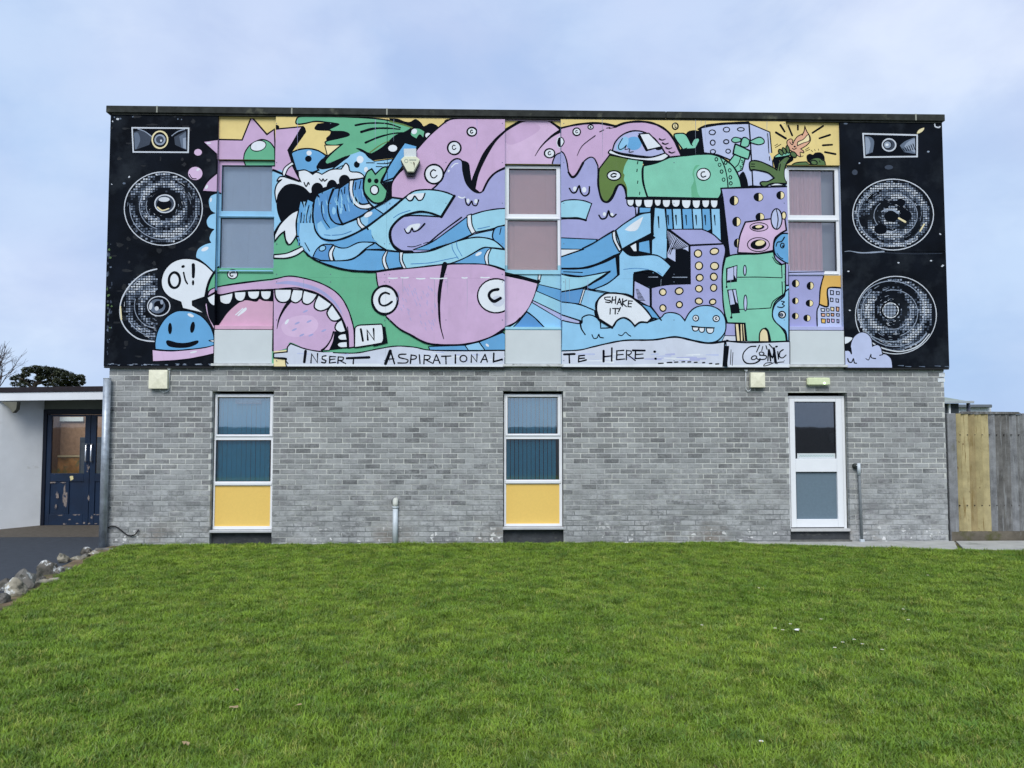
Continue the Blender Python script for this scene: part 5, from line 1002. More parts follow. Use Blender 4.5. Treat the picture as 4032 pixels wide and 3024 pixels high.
# loose black cable
P = [U(*p, YB-.02) for p in ((425, 2078), (440, 2071), (455, 2072), (470, 2082), (485, 2096), (500, 2107), (515, 2110), (530, 2106), (540, 2097), (546, 2085))]
tag(tube('cable', [(x, YB-.02-.01*math.sin(i), z) for i, (x, z) in enumerate(P)], .009, mat('black_cable', (.008, .008, .01), .4), None, 8), 'loose black cable curling from the grey brick wall by the post', 'cable')

# ------------------------------------------------------------------ white annexe with blue double doors
A = thing('annexe', (-2.4, 3, 0), 'low white rendered annexe with blue double doors and flat roof', 'building')
m_render = mat('white_render', (.80, .83, .84), .85, .05, 3, .2, .25, 140, stain=[((.34, .34, .26), 2.2, .62, .85, (1, 1, 2.4))])
YA = 2.32; xd0 = U(165.5, 1800, YA)[0]; zd1 = U(250, 1612, YA)[1]
bm = bmesh.new()          # angled return wall beside the doors
q = [(xd0-.002, YA+.02), (-2.56, 1.83), (-3.9, .30), (-4.1, .48), (-2.72, 2.05), (xd0-.002, YA+.25)]
lo = [bm.verts.new((x, y, -.15)) for x, y in q]; hi = [bm.verts.new((x, y, 2.24)) for x, y in q]
bm.faces.new(lo[::-1]); bm.faces.new(hi)
for i in range(6): bm.faces.new((lo[i], lo[(i+1) % 6], hi[(i+1) % 6], hi[i]))
link('wall', to_mesh(bm, 'wall'), m_render, A)
box('wall', xd0, .05, YA+.02, YA+.2, zd1+.002, 2.24, mat('olive_shade_wall', (.16, .17, .13), .8, .1), A)  # wall above the doors, its shade put into the dark olive colour
# flat roof with white fascia and dark felt edge (falls gently to the left)
YR = 1.75; r0 = U(-420, 1551, YR); r1 = U(411, 1541, YR); fh = .138
def slopebox(name, x0, z0, x1, z1, h0, y0, y1, m, zo=0):
    bm = bmesh.new(); v = [bm.verts.new(p) for p in ((x0, y0, z0+zo), (x1, y0, z1+zo), (x1, y1, z1+zo), (x0, y1, z0+zo), (x0, y0, z0+zo+h0), (x1, y0, z1+zo+h0), (x1, y1, z1+zo+h0), (x0, y1, z0+zo+h0))]
    for f in ((3,2,1,0),(4,5,6,7),(0,1,5,4),(1,2,6,5),(2,3,7,6),(3,0,4,7)): bm.faces.new([v[i] for i in f])
    return link(name, to_mesh(bm, name, .004), m, A)
slopebox('fascia', r0[0], r0[1], r1[0], r1[1], fh, YR, YR+.03, mat('white_fascia', (.72, .75, .78), .4, .04, 3, .4), -fh)
slopebox('roof_felt', r0[0]-.02, r0[1]+.002, r1[0], r1[1]+.002, .085, YR-.02, YR+.12, mat('felt_dark', (.022, .018, .022), .9, .3, 20))
slopebox('roof', r0[0], r0[1]-.06, r1[0], r1[1]-.06, .10, YR+.125, 3.4, m_roof)
slopebox('soffit', r0[0], r0[1]-.075, r1[0], r1[1]-.075, .012, YR+.032, YA+.019, mat('soffit', (.13, .13, .10), .9, .2))
vslab('bracket', [U(8, 1582, 1.7), U(70, 1582, 1.7), U(66, 1612, 1.7), U(52, 1626, 1.7), U(38, 1606, 1.7)], 1.68, 1.78, mat('bracket_timber', (.14, .14, .11), .9, .2), A)
# room behind the doors, its rear left unroofed so that daylight brightens it
m_int = mat('interior_brick', (.34, .22, .145), .9, .15, 14, .2, .3, 60)
box('room_floor', -4, .04, YA+.21, 6.2, -.05, -.002, mat('room_lino', (.16, .12, .09), .5, .1), A)
box('room_wall', -4, .04, 6.2, 6.3, -.05, 2.3, m_int, A); box('room_wall', -4.1, -4.001, 3.0, 6.3, -.05, 2.3, m_int, A); box('room_wall', .041, .05, YA+.3, 6.3, -.05, 2.3, m_int, A)
m_navy = mat('navy_paint', (.005, .018, .048), .42, .25, 6, .4, .1, 40, stain=[((.26, .19, .17), 9, .70, .73, (1.4, 1, .55)), ((.004, .010, .026), 3, .45, .7, (1, 1, 1))])
m_dfr = mat('navy_frame', (.002, .004, .012), .45, .2)
D2 = boxes('door_frame', [(xd0, U(180, 1800, YA)[0], YA, YA+.12, -.02, zd1), (U(180, 1800, YA)[0], .04, YA, YA+.12, U(250, 1632, YA)[1], zd1)], m_dfr, A, .004)
def leaf(l, r, gl_, gr_):
    y = YA+.02; x0, x1 = U(l, 1800, y)[0], U(r, 1800, y)[0]; g = (U(gl_, 1800, y)[0], U(gr_, 1800, y)[0]); zb = U(250, 2068, y)[1]; zt2 = U(250, 1633, y)[1]; gz = (U(250, 1864, y)[1], U(250, 1640, y)[1])
    d = boxes('door', [(x0, g[0], y, y+.045, zb, zt2), (g[1], x1, y, y+.045, zb, zt2), (g[0]+.0005, g[1]-.0005, y, y+.045, gz[1], zt2), (g[0]+.0005, g[1]-.0005, y, y+.045, U(250, 1896, y)[1], gz[0]), (g[0]+.0005, g[1]-.0005, y, y+.045, zb, U(250, 2024, y)[1])], m_navy, A, .003)
    box('mid_stile', (g[0]+g[1])/2-.04, (g[0]+g[1])/2+.04, y, y+.045, U(250, 2024, y)[1]+.001, U(250, 1896, y)[1]-.001, m_navy, d, .003)
    box('door_panel', g[0]+.001, g[1]-.001, y+.018, y+.03, U(250, 2026, y)[1], U(250, 1894, y)[1], m_navy, d)
    box('pane', g[0]-.003, g[1]+.003, y+.02, y+.026, gz[0]-.003, gz[1]+.003, glass('annexe_glass', (.95, .95, .93), 1.4), d)
    return d
d1 = leaf(181, 353, 200, 332); d2 = leaf(354.5, 530, 376, 512)
for px in (338, 359):
    xh = U(px, 1780, YA-.03)[0]; z1_, z0_ = U(px, 1750, YA-.03)[1], U(px, 1818, YA-.03)[1]
    tube('handle', [(xh, YA+.02, z1_), (xh, YA-.035, z1_), (xh, YA-.04, z1_-.02), (xh, YA-.04, z0_+.02), (xh, YA-.035, z0_), (xh, YA+.02, z0_)], .011, mat('chrome', (.75, .76, .78), .25, .03, 5, .5, 0, 80, .8), d1 if px == 338 else d2, 10)
r = prect(274, 1874, 289, 1893, YA+.018); bm = bmesh.new(); bm.faces.new([bm.verts.new(p) for p in ((r[0], YA+.0185, r[3]-.01), (r[0]+.02, YA+.0185, r[2]), (r[1], YA+.0185, r[2]+.03), (r[1]-.01, YA+.0185, r[3]), (r[0]+.02, YA+.0185, r[3]))]); link('sticker', to_mesh(bm, 'sticker'), mat('sticker_yellow', (.62, .55, .28)), d1)
rp = random.Random(2)
for (l, t, rr_, b) in ((247, 1910, 262, 2004), (220, 1928, 231, 1972), (216, 1986, 224, 2004), (345, 1950, 352, 1975), (192, 1897, 224, 1903), (236, 1897, 264, 1903), (225, 2026, 250, 2032), (287, 2024, 318, 2030), (268, 2042, 281, 2050), (245, 2060, 266, 2066), (294, 2058, 312, 2064), (325, 2054, 336, 2064), (355, 2030, 368, 2046), (345, 2058, 358, 2064), (372, 2060, 384, 2064), (340, 1828, 352, 1858), (366, 2024, 392, 2029)):
    x0, x1, z0, z1 = prect(l, t, rr_, b, YA+.017); n_ = 17; bm = bmesh.new(); vs_ = []
    for i in range(n_):
        a = 2*math.pi*i/n_; k = rp.uniform(.45, 1.2); vs_.append(bm.verts.new(((x0+x1)/2+(x1-x0)/2*k*math.cos(a), YA+.0175, (z0+z1)/2+(z1-z0)/2*k*math.sin(a))))
    bm.faces.new(vs_); link('peeled_patch', to_mesh(bm, 'peeled_patch'), mat('bare_wood', (.20, .17, .155), .8, .35, 30, stain=[((.02, .035, .07), 22, .5, .6, (1, 1, 1))]), d1 if l < 353 else d2)
# things seen through the doors
nb = thing('notice_board', (-2.2, 6.15, .9), 'framed brown notice board seen through the blue doors', 'notice board')
r = prect(205, 1800, 312, 1868, 6.1); box('board', r[0], r[1], 6.12, 6.15, r[2]-.1, r[3], mat('board_brown', (.30, .15, .05), .8, .5, 5, stain=[((.12, .14, .07), 4, .5, .6, (1, 1, 1))]), nb)
boxes('frame', [(r[0]-.02, r[1]+.03, 6.10, 6.16, r[3], r[3]+.04), (r[1], r[1]+.03, 6.10, 6.16, r[2]-.1, r[3]-.001)], mat('board_frame', (.5, .42, .26), .5), nb)
cb = thing('cupboard', (-.9, 5.9, 0), 'dark blue cupboard seen through the blue doors', 'cupboard')
r = prect(315, 1722, 420, 1830, 5.6); box('body', r[0], r[1], 5.6, 6.15, 0, r[3], mat('cupboard_blue', (.05, .07, .10), .5, .2), cb, .004); box('door', r[0]+.04, r[1]-.04, 5.585, 5.599, .1, r[3]-.12, mat('cupboard_door', (.08, .10, .13), .5, .2), cb, .004)
hw = box('high_window', *prect(215, 1642, 330, 1659, 6.18)[:2], 6.15, 6.19, *prect(215, 1642, 330, 1659, 6.18)[2:], mat('pale_pane', (.7, .78, .78), .4), A)

# ------------------------------------------------------------------ timber fence on the right
FE = thing('timber_fence', (13.2, .09, 0), 'close boarded timber fence patched with new yellow boards', 'fence')
m_gw = [mat(f'grey_timber_{i}', c, .9, .35, 7, .15, .5, 60, stain=[((.26, .27, .27), 6, .5, .7, (6, 6, .35)), ((.07, .065, .055), 9, .6, .75, (9, 9, .4)), ((.10, .10, .045), 3, .62, .8, (1, 1, .6))]) for i, c in enumerate(((.150, .152, .150), (.19, .195, .20), (.125, .122, .115)))]
m_yw = [mat(f'new_timber_{i}', c, .85, .2, 6, .2, .4, 60, stain=[((.20, .14, .05), 5, .56, .68, (7, 7, .5)), ((.14, .09, .04), 6, .66, .70, (2, 2, 1.2))]) for i, c in enumerate(((.34, .285, .145), (.40, .34, .18), (.29, .23, .115)))]
zf0 = U(3900, 2091, .1)[1]; zf1 = U(3900, 1629, .1)[1]; YFc = .10
rf = random.Random(5)
box('post', U(3734, 1900, YFc)[0], U(3769, 1900, YFc)[0], YFc-.02, YFc+.09, -.02, zf1+.005, m_gw[1], FE, .006)
def board(l, r, m, zt=0):
    xa, xb = U(l, 1860, YFc)[0], U(r, 1860, YFc)[0]; bm = bmesh.new(); n_ = 7; rows = []
    for i in range(n_):
        z = zf0-.0+(zf1+zt-zf0)*i/(n_-1); j = rf.uniform(-.004, .004); rows.append([bm.verts.new(p) for p in ((xa+j, YFc+.006+rf.uniform(0, .003), z), (xb+j*.6-.006, YFc-.024+rf.uniform(0, .006), z), (xb+j*.6-.006, YFc+.012, z), (xa+j, YFc+.016, z))])
    for a, b in zip(rows, rows[1:]):
        for k in range(4): bm.faces.new((a[k], a[(k+1) % 4], b[(k+1) % 4], b[k]))
    bm.faces.new(rows[0]); bm.faces.new(rows[-1][::-1]); link('board', to_mesh(bm, 'board'), m, FE)
for i, (l, r) in enumerate(((3768, 3787), (3786, 3816), (3815, 3841), (3840, 3868), (3867, 3895))): board(l, r, m_yw[i % 3], rf.uniform(-.006, .006))
x = 3895
while x < 4700: wd = rf.uniform(25, 33); board(x, x+wd+1, m_gw[rf.randrange(3)], rf.uniform(-.012, .006)); x += wd
m_nail = mat('nail', (.05, .04, .035), .6)
for px_ in range(3782, 4080, 29):
    for py_ in (1712, 1990):
        r = prect(px_-1.6, py_-1.6, px_+1.6, py_+1.6, YFc-.03); box('nail', r[0], r[1], YFc-.026, YFc+.0, r[2], r[3], m_nail, FE)
box('gravel_board', U(3744, 2110, YFc)[0], U(4700, 2110, YFc)[0], YFc-.022, YFc+.02, -.02, zf0-.003, mat('gravel_board', (.125, .11, .085), .9, .3, 5, .15, .5, 60, stain=[((.07, .075, .02), 2.2, .52, .66, (1, 1, 1)), ((.25, .25, .24), 4, .62, .7, (1, 1, 1))]), FE, .004)
vslab('cap_rail', [U(3779, 1629, YFc), U(3790, 1620, YFc), U(4005, 1622, YFc), U(4020, 1631, YFc)], YFc-.03, YFc+.05, m_gw[2], FE); box('rail', U(3770, 1700, .14)[0], U(4700, 1700, .14)[0], YFc+.03, YFc+.08, 1.55, 1.63, m_gw[2], FE); box('rail', U(3770, 1700, .14)[0], U(4700, 1700, .14)[0], YFc+.03, YFc+.08, .5, .58, m_gw[2], FE)

# ------------------------------------------------------------------ far buildings behind the fence
YH1 = 19.0
h = thing('hut', (24, YH1, 0), 'dark walled hut with pale green hipped roof behind the fence', 'building')
e0 = U(3600, 1583, YH1); e1 = U(3831, 1583, YH1); rt = U(3735, 1562, YH1+2.5)[1]; ez = e1[1]
bm = bmesh.new(); v = [bm.verts.new(p) for p in ((e0[0]-4, YH1, ez), (e1[0], YH1, ez), (e1[0], YH1+6, ez), (e0[0]-4, YH1+6, ez), (e0[0]-2, YH1+3, rt+.28), (e1[0]-1.0, YH1+3, rt+.28))]
for f in ((0, 1, 5, 4), (1, 2, 5), (2, 3, 4, 5), (3, 0, 4), (3, 2, 1, 0)): bm.faces.new([v[i] for i in f])
link('roof', to_mesh(bm, 'roof'), mat('green_roof', (.25, .29, .24), .6, .1, 3), h)
box('gutter', e0[0]-4, e1[0]+.02, YH1-.06, YH1+.0, ez-.05, ez+.05, mat('gutter', (.36, .40, .42), .5), h, .01)
box('wall', e0[0]-3.8, U(3775, 1600, YH1+.3)[0], YH1+.3, YH1+5.7, 0, ez-.05, mat('dark_boards', (.05, .06, .07), .8, .3, 12), h)
box('window_post', U(3736, 1600, YH1+.2)[0], U(3743, 1600, YH1+.2)[0], YH1+.2, YH1+.29, 0, ez-.06, m_upvc, h); tube('post', [(U(3813, 1600, YH1+.3)[0], YH1+.3, 0), (U(3813, 1600, YH1+.3)[0], YH1+.3, ez-.03)], .07, mat('slate_post', (.10, .11, .14), .6), h, 10)
YH2 = 30.0; r = prect(3640, 1604, 3904, 1660, YH2); rr2 = prect(3640, 1592, 3908, 1605, YH2-.3)
h2 = thing('flat_roofed_block', ((r[0]+r[1])/2, YH2, 0), 'white block with grey flat roof edge beyond the fence', 'building')
box('wall', r[0], r[1], YH2, YH2+6, 0, r[3]+.05, mat('far_render', (.66, .70, .74), .8, .05), h2); box('roof', rr2[0], rr2[1], YH2-.3, YH2+6.3, rr2[2], rr2[3], mat('far_roof', (.13, .15, .17), .7), h2, .03)

# ------------------------------------------------------------------ rough stones along the lawn edge
m_stone = [mat(f'stone_{i}', c, .9, .3, 9, .2, .8, 26, stain=[((.62, .64, .62), 9, .58, .66, (1, 1, 1)), ((.05, .05, .04), 6, .5, .62, (1, 1, 1))]) for i, c in enumerate(((.17, .16, .14), (.11, .10, .085), (.28, .255, .195)))]
def stone(px, py, w, h, d, m, rot, seed, label):
    x, y = GP(px, py); bm = bmesh.new(); bmesh.ops.create_icosphere(bm, subdivisions=3, radius=1); rs = random.Random(seed)
    pl = [(Vector((rs.uniform(-1, 1), rs.uniform(-1, 1), rs.uniform(-.6, 1))).normalized(), rs.uniform(.55, .82)) for _ in range(13)]
    for v in bm.verts:
        p = v.co.copy()
        for n_, dd in pl:
            k = p.dot(n_)
            if k > dd: p -= n_*(k-dd)*.9
        p *= 1+.20*mnoise.noise(p*1.9+Vector((seed, 0, 0)))+.10*mnoise.noise(p*4.5+Vector((0, seed, 0)))+.04*mnoise.noise(p*11)
        v.co = Vector((p.x*w/2, p.y*d/2, p.z*h*.62+h*.32))
    bmesh.ops.rotate(bm, cent=(0, 0, 0), matrix=Matrix.Rotation(rot, 3, 'Z'), verts=bm.verts)
    o = link('edging_stone', to_mesh(bm, 'edging_stone'), m, None); o.location = (x, y, -.01)
    return tag(o, label, 'stone', 'rough stones along the edge of the lawn')
k_ = .0037
ST = [(92, 2318, .30, .26, .26, 0, 'large angular grey stone with white lichen edging the lawn'), (183, 2262, .27, .20, .22, 1, 'dark grey stone with white flecks between the largest and the pointed pale stone'),
      (250, 2213, .21, .14, .17, 2, 'pale pointed stone beside the tarmac on the lawn edge'), (340, 2180, .24, .13, .18, 1, 'brown grey stone nearest the galvanised corner post'),
      (65, 2345, .22, .22, .2, 2, 'upright pale brown stone leaning on the largest edging stone'), (18, 2322, .2, .14, .2, 1, 'flat grey stone at the tarmac side of the largest stone'), (10, 2372, .2, .12, .2, 0, 'low mossy stone sunk in the lawn edge below the upright one'),
      (150, 2292, .16, .13, .16, 1, 'squat brown stone wedged between the two biggest edging stones'), (172, 2300, .2, .08, .16, 2, 'small cream stone on the grass side of the dark flecked stone'), (228, 2258, .15, .10, .14, 0, 'small white stone on the grass side of the pale pointed stone'),
      (262, 2245, .2, .06, .16, 1, 'flat mossy stone lying in the grass near the pointed stone'), (300, 2204, .2, .07, .14, 2, 'flat pale stone between the pointed stone and the post end'), (370, 2180, .26, .06, .14, 2, 'long flat cream stone on the lawn at the post end'),
      (335, 2193, .16, .06, .12, 0, 'thin grey stone tucked under the long flat cream stone'), (410, 2166, .32, .05, .14, 0, 'flat kerb stone at the foot of the galvanised post'), (215, 2290, .16, .06, .14, 2, 'little tan stone half buried in grass below the flecked stone'),
      (-60, 2420, .3, .22, .26, 0, 'big grey stone further down the lawn edge'), (-150, 2490, .26, .2, .24, 1, 'brown stone furthest down the lawn edge')]
for i, (px, py, w_s, h_s, d_s, mi_, lab) in enumerate(ST): stone(px, py, w_s*1.0, h_s*1.0, d_s*1.05, m_stone[mi_], i*.9, i*3+1, lab)

# ------------------------------------------------------------------ trees behind the annexe
def leaf_cloud(bm, c, rad, n, s, rnd, sq=1.0):
    for _ in range(n):
        d = Vector((rnd.gauss(0, 1), rnd.gauss(0, 1), rnd.gauss(0, 1))).normalized()*rnd.uniform(.35, 1)**.6
        p = Vector(c)+Vector((d.x*rad, d.y*rad, d.z*rad*sq)); u = Vector((rnd.uniform(-1, 1), rnd.uniform(-1, 1), rnd.uniform(-.4, .4))).normalized(); v = u.cross(Vector((rnd.uniform(-.4, .4), rnd.uniform(-.4, .4), 1))).normalized()
        a, b = s*rnd.uniform(.6, 1.4), s*rnd.uniform(.3, .6); bm.faces.new([bm.verts.new(p+q) for q in (-a*u-b*v*.4, a*.2*u-b*v, a*u, a*.2*u+b*v)])
YT = 34.0; rt_ = random.Random(12)
PT = thing('pine_tree', (U(190, 1520, YT)[0], YT, 0), 'dark wind shaped pine tree above the annexe roof', 'tree')
def tpx(x, y, dy=0): a = U(x, y, YT+dy); return Vector((a[0], YT+dy, a[1]))
m_bark = mat('bark', (.06, .05, .042), .95, .3, 8, .1, .5, 30); m_leaf = mat('pine_leaf', (.066, .076, .044), .8, .35, 1.6, .2); 
bm = bmesh.new(); base = tpx(125, 1560); base.z = 0
add_tube(bm, [base, tpx(128, 1560), tpx(140, 1512), tpx(175, 1480)], [.2, .16, .12, .07], 9)
for a, b, c in ((tpx(132, 1520), tpx(160, 1497), tpx(215, 1470)), (tpx(128, 1530), tpx(100, 1500), tpx(75, 1487)), (tpx(140, 1512), tpx(190, 1500), tpx(290, 1500)), (tpx(150, 1500), tpx(150, 1475), tpx(120, 1455))): add_tube(bm, [a, b, c], [.10, .07, .03], 6)
link('trunk', to_mesh(bm, 'trunk', smooth=True), m_bark, PT)
bm = bmesh.new()
for x, y, r_, n_ in ((110, 1458, .30, 420), (140, 1455, .36, 520), (175, 1458, .38, 560), (210, 1462, .38, 560), (240, 1468, .36, 520), (268, 1478, .34, 480), (295, 1488, .30, 420), (318, 1484, .22, 240), (326, 1495, .16, 120), (100, 1475, .24, 240), (75, 1485, .26, 300), (55, 1490, .2, 180), (95, 1500, .26, 260), (205, 1488, .32, 420), (240, 1498, .36, 480), (275, 1505, .34, 420), (305, 1512, .28, 260), (225, 1515, .3, 300), (125, 1505, .2, 160), (90, 1515, .25, 200), (170, 1475, .3, 360), (325, 1508, .16, 80), (190, 1510, .3, 300), (260, 1515, .3, 320), (155, 1488, .26, 260), (290, 1518, .3, 260), (60, 1512, .24, 160)):
    leaf_cloud(bm, tpx(x, y, rt_.uniform(-.7, .7)), r_*1.12, int(n_*1.5), .075, rt_, .62)
link('crown', to_mesh(bm, 'crown'), m_leaf, PT)
BT = thing('bare_tree', (U(-30, 1520, YT+4)[0], YT+4, 0), 'leafless tree with fine upswept twigs behind the annexe', 'tree')
bm = bmesh.new(); twigs = [0]; rt_ = random.Random(31)
def grow(p, d, ln, r, lvl):
    q = p+d*ln; add_tube(bm, [p, p+d*ln*.5+Vector((rt_.uniform(-.05, .05)*ln, 0, rt_.uniform(-.03, .03)*ln)), q], [r, r*.85, r*.65], 5 if lvl < 3 else 3, False)
    if lvl >= 6 or twigs[0] > 2600: return
    for _ in range(2 if lvl < 1 else rt_.choice((2, 3, 3))):
        twigs[0] += 1; nd = (d+Vector((rt_.gauss(.04, .44), rt_.gauss(0, .42), rt_.gauss(.12, .28)))).normalized(); grow(p+d*ln*rt_.uniform(.6, 1), nd, ln*rt_.uniform(.62, .86), r*.62, lvl+1)
b0 = Vector(BT.location); grow(b0, Vector((.10, 0, 1)), 2.7, .15, 0)
link('trunk', to_mesh(bm, 'trunk'), mat('twig', (.085, .07, .07), .95, .2), BT)

# ------------------------------------------------------------------ grass
CL = bpy.data.collections.new('grass_clumps')
def grass_mat(name, base, tip, dry):
    m = bpy.data.materials.new(name); MATS[name] = m; m.use_nodes = True; t = m.node_tree; n = t.nodes; l = t.links; p = n['Principled BSDF']; p.inputs['Roughness'].default_value = .6; p.inputs['Specular IOR Level'].default_value = .25
    g = n.new('ShaderNodeNewGeometry'); oi = n.new('ShaderNodeObjectInfo'); at = n.new('ShaderNodeAttribute'); at.attribute_name = 'tint'
    a = n.new('ShaderNodeTexNoise'); a.inputs['Scale'].default_value = .75; a.inputs['Detail'].default_value = 5; a.inputs['Roughness'].default_value = .6; l.new(g.outputs['Position'], a.inputs['Vector'])
    a2 = n.new('ShaderNodeTexNoise'); a2.inputs['Scale'].default_value = 4.5; a2.inputs['Detail'].default_value = 4; l.new(g.outputs['Position'], a2.inputs['Vector'])
    def mix(f, c1, c2):
        q = n.new('ShaderNodeMix'); q.data_type = 'RGBA'
        l.new(f, q.inputs[0]) 
        for s, v in ((6, c1), (7, c2)):
            if isinstance(v, tuple): q.inputs[s].default_value = (*v, 1)
            else: l.new(v, q.inputs[s])
        return q.outputs[2]
    def mr(v, lo, hi, c, d):
        q = n.new('ShaderNodeMapRange'); q.inputs[1].default_value = lo; q.inputs[2].default_value = hi; q.inputs[3].default_value = c; q.inputs[4].default_value = d; l.new(v, q.inputs[0]); return q.outputs[0]
    c = mix(mr(a.outputs[0], .35, .65, 0, 1), base, tip)
    c = mix(mr(a2.outputs[0], .38, .66, 0, .85), c, tuple(v*.52 for v in base))
    c = mix(mr(oi.outputs['Random'], .86, 1, 0, .75), c, dry)
    c = mix(mr(oi.outputs['Random'], 0, .3, .6, 0), c, (.075, .165, .045))
    c = mix(at.outputs['Fac'], c, (.30, .34, .14))
    l.new(c, p.inputs['Base Color']); return m
m_grass = grass_mat('grass_blade', (.150, .265, .020), (.250, .362, .036), (.38, .36, .095))
rg = random.Random(77)
def clump(nb, rad, hmin, hmax, wd, lean):
    V = []; F_ = []; ti = []
    for _ in range(nb):
        a = rg.uniform(0, 6.283); r_ = rad*math.sqrt(rg.random()); x, y = r_*math.cos(a), r_*math.sin(a); h_ = rg.uniform(hmin, hmax); b = rg.uniform(0, 6.283); ln = lean*rg.uniform(.3, 1.6)*h_; w_ = wd*rg.uniform(.6, 1.3)
        sx, sy = -math.sin(b)*w_/2, math.cos(b)*w_/2; dx, dy = math.cos(b), math.sin(b); k = len(V)
        V += [(x-sx, y-sy, -.006), (x+sx, y+sy, -.006), (x+dx*ln*.35+sx*.85, y+dy*ln*.35+sy*.85, h_*.6), (x+dx*ln*.35-sx*.85, y+dy*ln*.35-sy*.85, h_*.6), (x+dx*ln, y+dy*ln, h_*.92)]
        F_ += [(k, k+1, k+2, k+3), (k+3, k+2, k+4)]; t = 0 if rg.random() < .88 else rg.uniform(.3, .9); ti += [t, t]
    me = bpy.data.meshes.new('clump'); me.from_pydata(V, [], F_); me.materials.append(m_grass); tint_attr(me, ti); return me
for i in range(7): CL.objects.link(bpy.data.objects.new('clump', clump(26, .055, .016, .040, .0040, .9)))
for i in range(2): CL.objects.link(bpy.data.objects.new('clump', clump(22, .05, .03, .060, .0048, .8)))
# patch of lawn that carries blades: the stretch in view and a margin round it
bm = bmesh.new(); rows = []; gy = [.045, -.06, -.2, -.5, -1, -1.6, -2.4, -3.2, -4, -5, -6, -7, -7.9]
def front(x):      # the concrete path keeps the grass off
    for (xa, ya), (xb, yb) in zip(((9.3, -.09), (10.2, -.30), (11.2, -.56), (12.05, -.74), (14.5, -1.02)), ((10.2, -.30), (11.2, -.56), (12.05, -.74), (14.5, -1.02), (18, -1.1))):
        if xa <= x <= xb: return ya+(yb-ya)*(x-xa)/(xb-xa)
    return .045
for y in gy:
    hw = (y-CAM.y)*.72+2.4; cx = CAM.x+(y-CAM.y)*.026; e = max(lawn_edge_x(min(y, .04))+.14+.05*mnoise.noise((y*4, 1, 0)), cx-hw); row = []
    for i in range(41):
        x = e+(cx+hw-e)*i/40; yy = min(y, front(x)-.0+.03*mnoise.noise((x*3, 0, 0))) if y > -1.3 else y; row.append(bm.verts.new((x, yy, lz(x, yy)+.002)))
    rows.append(row)
for a, b in zip(rows, rows[1:]):
    for i in range(40):
        try: bm.faces.new((a[i], b[i], b[i+1], a[i+1]))
        except ValueError: pass
bmesh.ops.remove_doubles(bm, verts=bm.verts, dist=1e-4); bmesh.ops.dissolve_degenerate(bm, dist=1e-4, edges=bm.edges)
me = to_mesh(bm, 'grass'); 
if sum(p.normal.z for p in me.polygons) < 0: me.flip_normals()
grass = link('grass', me, m_grass); tag(grass, 'short mown green grass covering the lawn', 'grass', None, 'stuff')
ng = bpy.data.node_groups.new('grass_scatter', 'GeometryNodeTree'); ng.interface.new_socket('Geometry', in_out='INPUT', socket_type='NodeSocketGeometry'); ng.interface.new_socket('Geometry', in_out='OUTPUT', socket_type='NodeSocketGeometry')
n = ng.nodes; l = ng.links; gi = n.new('NodeGroupInput'); go = n.new('NodeGroupOutput')
dp = n.new('GeometryNodeDistributePointsOnFaces'); dp.inputs['Density'].default_value = GRASS_DENSITY; dp.inputs['Seed'].default_value = 3
ci = n.new('GeometryNodeCollectionInfo'); ci.inputs['Collection'].default_value = CL; ci.inputs['Separate Children'].default_value = True; ci.inputs['Reset Children'].default_value = True
ip = n.new('GeometryNodeInstanceOnPoints'); ip.inputs['Pick Instance'].default_value = True
rv = n.new('FunctionNodeRandomValue'); rv.data_type = 'FLOAT_VECTOR'; rv.inputs[0].default_value = (-.12, -.12, 0); rv.inputs[1].default_value = (.12, .12, 6.283)
rs_ = n.new('FunctionNodeRandomValue'); rs_.data_type = 'FLOAT'; rs_.inputs[2].default_value = .7; rs_.inputs[3].default_value = 1.35; rs_.inputs['Seed'].default_value = 5
ntx = n.new('ShaderNodeTexNoise'); ntx.inputs['Scale'].default_value = 2.6; ntx.inputs['Detail'].default_value = 3
mrg = n.new('ShaderNodeMapRange'); mrg.inputs[1].default_value = .35; mrg.inputs[2].default_value = .7; mrg.inputs[3].default_value = .60; mrg.inputs[4].default_value = 1.05; l.new(ntx.outputs[0], mrg.inputs[0])
mm = n.new('ShaderNodeMath'); mm.operation = 'MULTIPLY'; l.new(rs_.outputs[1], mm.inputs[0]); l.new(mrg.outputs[0], mm.inputs[1])
nd = n.new('ShaderNodeTexNoise'); nd.inputs['Scale'].default_value = 3.1; nd.inputs['Detail'].default_value = 4; md_ = n.new('ShaderNodeMapRange'); md_.inputs[1].default_value = .30; md_.inputs[2].default_value = .40; md_.inputs[3].default_value = GRASS_DENSITY*.12; md_.inputs[4].default_value = GRASS_DENSITY; l.new(nd.outputs[0], md_.inputs[0]); l.new(md_.outputs[0], dp.inputs['Density'])
l.new(gi.outputs[0], dp.inputs['Mesh']); l.new(dp.outputs['Points'], ip.inputs['Points']); l.new(ci.outputs[0], ip.inputs['Instance']); l.new(rv.outputs[0], ip.inputs['Rotation']); l.new(mm.outputs[0], ip.inputs['Scale']); l.new(ip.outputs[0], go.inputs[0])
md = grass.modifiers.new('scatter', 'NODES'); md.node_group = ng

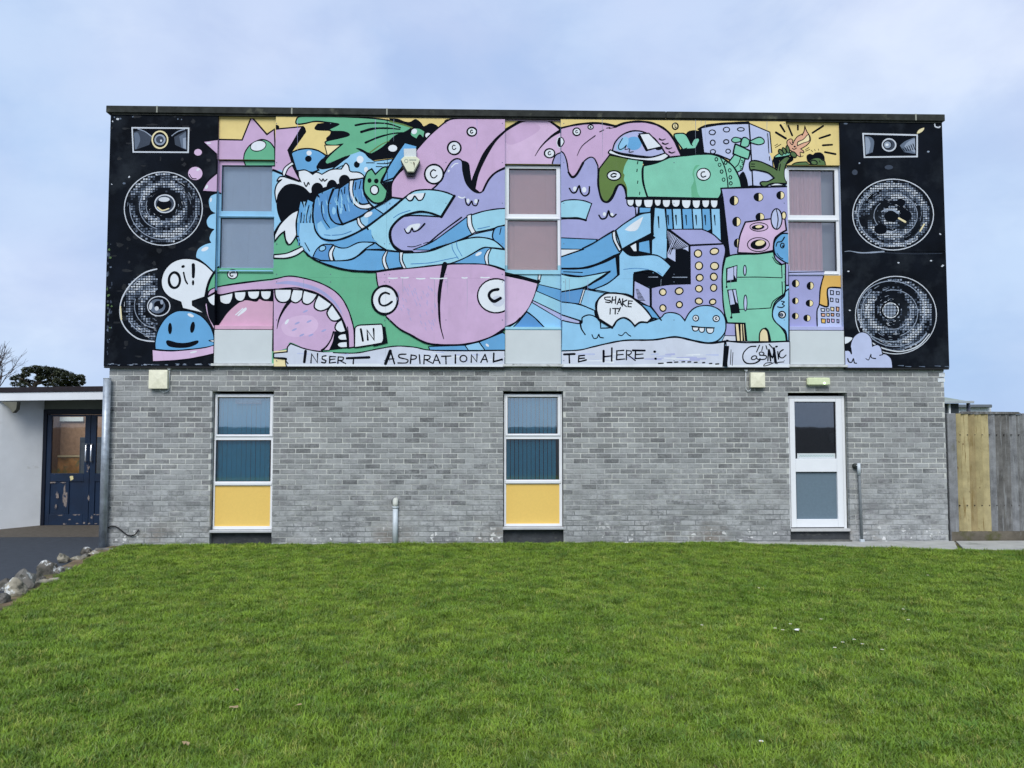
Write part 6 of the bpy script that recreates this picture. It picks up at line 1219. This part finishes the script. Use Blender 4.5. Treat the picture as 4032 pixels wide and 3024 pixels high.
# daisies and bits in the grass
m_pet = mat('petal', (.8, .8, .78), .6, .03); m_eye = mat('daisy_eye', (.6, .45, .08), .7)
def daisy(px, py):
    x, y = GP(px, py, .055); z = lz(x, y)+.008
    d = thing('daisy', (x, y, z), 'tiny white daisy standing in the short grass', 'flower', 'white daisies scattered over the lawn')
    bm = bmesh.new(); R_ = .012
    for i in range(9):
        a = 6.283*i/9; bm.faces.new([bm.verts.new((x+r_*math.cos(a+da), y+r_*math.sin(a+da), z+zz)) for r_, da, zz in ((.003, -.2, .046), (R_, -.24, .050), (R_*1.08, 0, .050), (R_, .24, .050), (.003, .2, .046))])
    link('petals', to_mesh(bm, 'petals'), m_pet, d); bm = bmesh.new(); bmesh.ops.create_icosphere(bm, subdivisions=1, radius=.0042, matrix=Matrix.Translation((x, y, z+.048))); link('eye', to_mesh(bm, 'eye'), m_eye, d); tube('stalk', [(x, y, z-.01), (x, y, z+.046)], .0012, m_grass, d, 5)
for px, py in ((2764, 2461), (3052, 2472), (3082, 2479), (3112, 2456), (3233, 2438), (3318, 2529), (3363, 2517), (3396, 2535), (3287, 2551), (3474, 2557), (3577, 2441), (2988, 2318), (3557, 2397), (2997, 2918), (3653, 2267)): daisy(px, py)
m_dry = mat('dead_leaf', (.34, .25, .14), .9, .2, 30); rl = random.Random(8)
for i, (px, py, lab) in enumerate(((928, 2722, 'brown dead leaf curled beside a dark hollow in the lawn'), (922, 2790, 'pale dry leaf near the curled brown one in the lawn'), (1175, 2785, 'thin straw coloured leaf lying in the lawn'), (733, 2928, 'crumpled tan leaf low on the lawn'), (3135, 2483, 'white feather among the daisies'))):
    x, y = GP(px, py, .03); bm = bmesh.new(); n_ = 9; vs_ = []
    for k in range(n_): a = 6.283*k/n_; vs_.append(bm.verts.new((x+rl.uniform(.014, .032)*math.cos(a), y+rl.uniform(.01, .024)*math.sin(a), lz(x, y)+.038+rl.uniform(-.008, .012))))
    c = bm.verts.new((x, y, lz(x, y)+.048))
    for k in range(n_): bm.faces.new((vs_[k], vs_[(k+1) % n_], c))
    tag(link('feather' if 'feather' in lab else 'dead_leaf', to_mesh(bm, 'leaf'), m_pet if 'feather' in lab else m_dry), lab, 'feather' if 'feather' in lab else 'leaf')
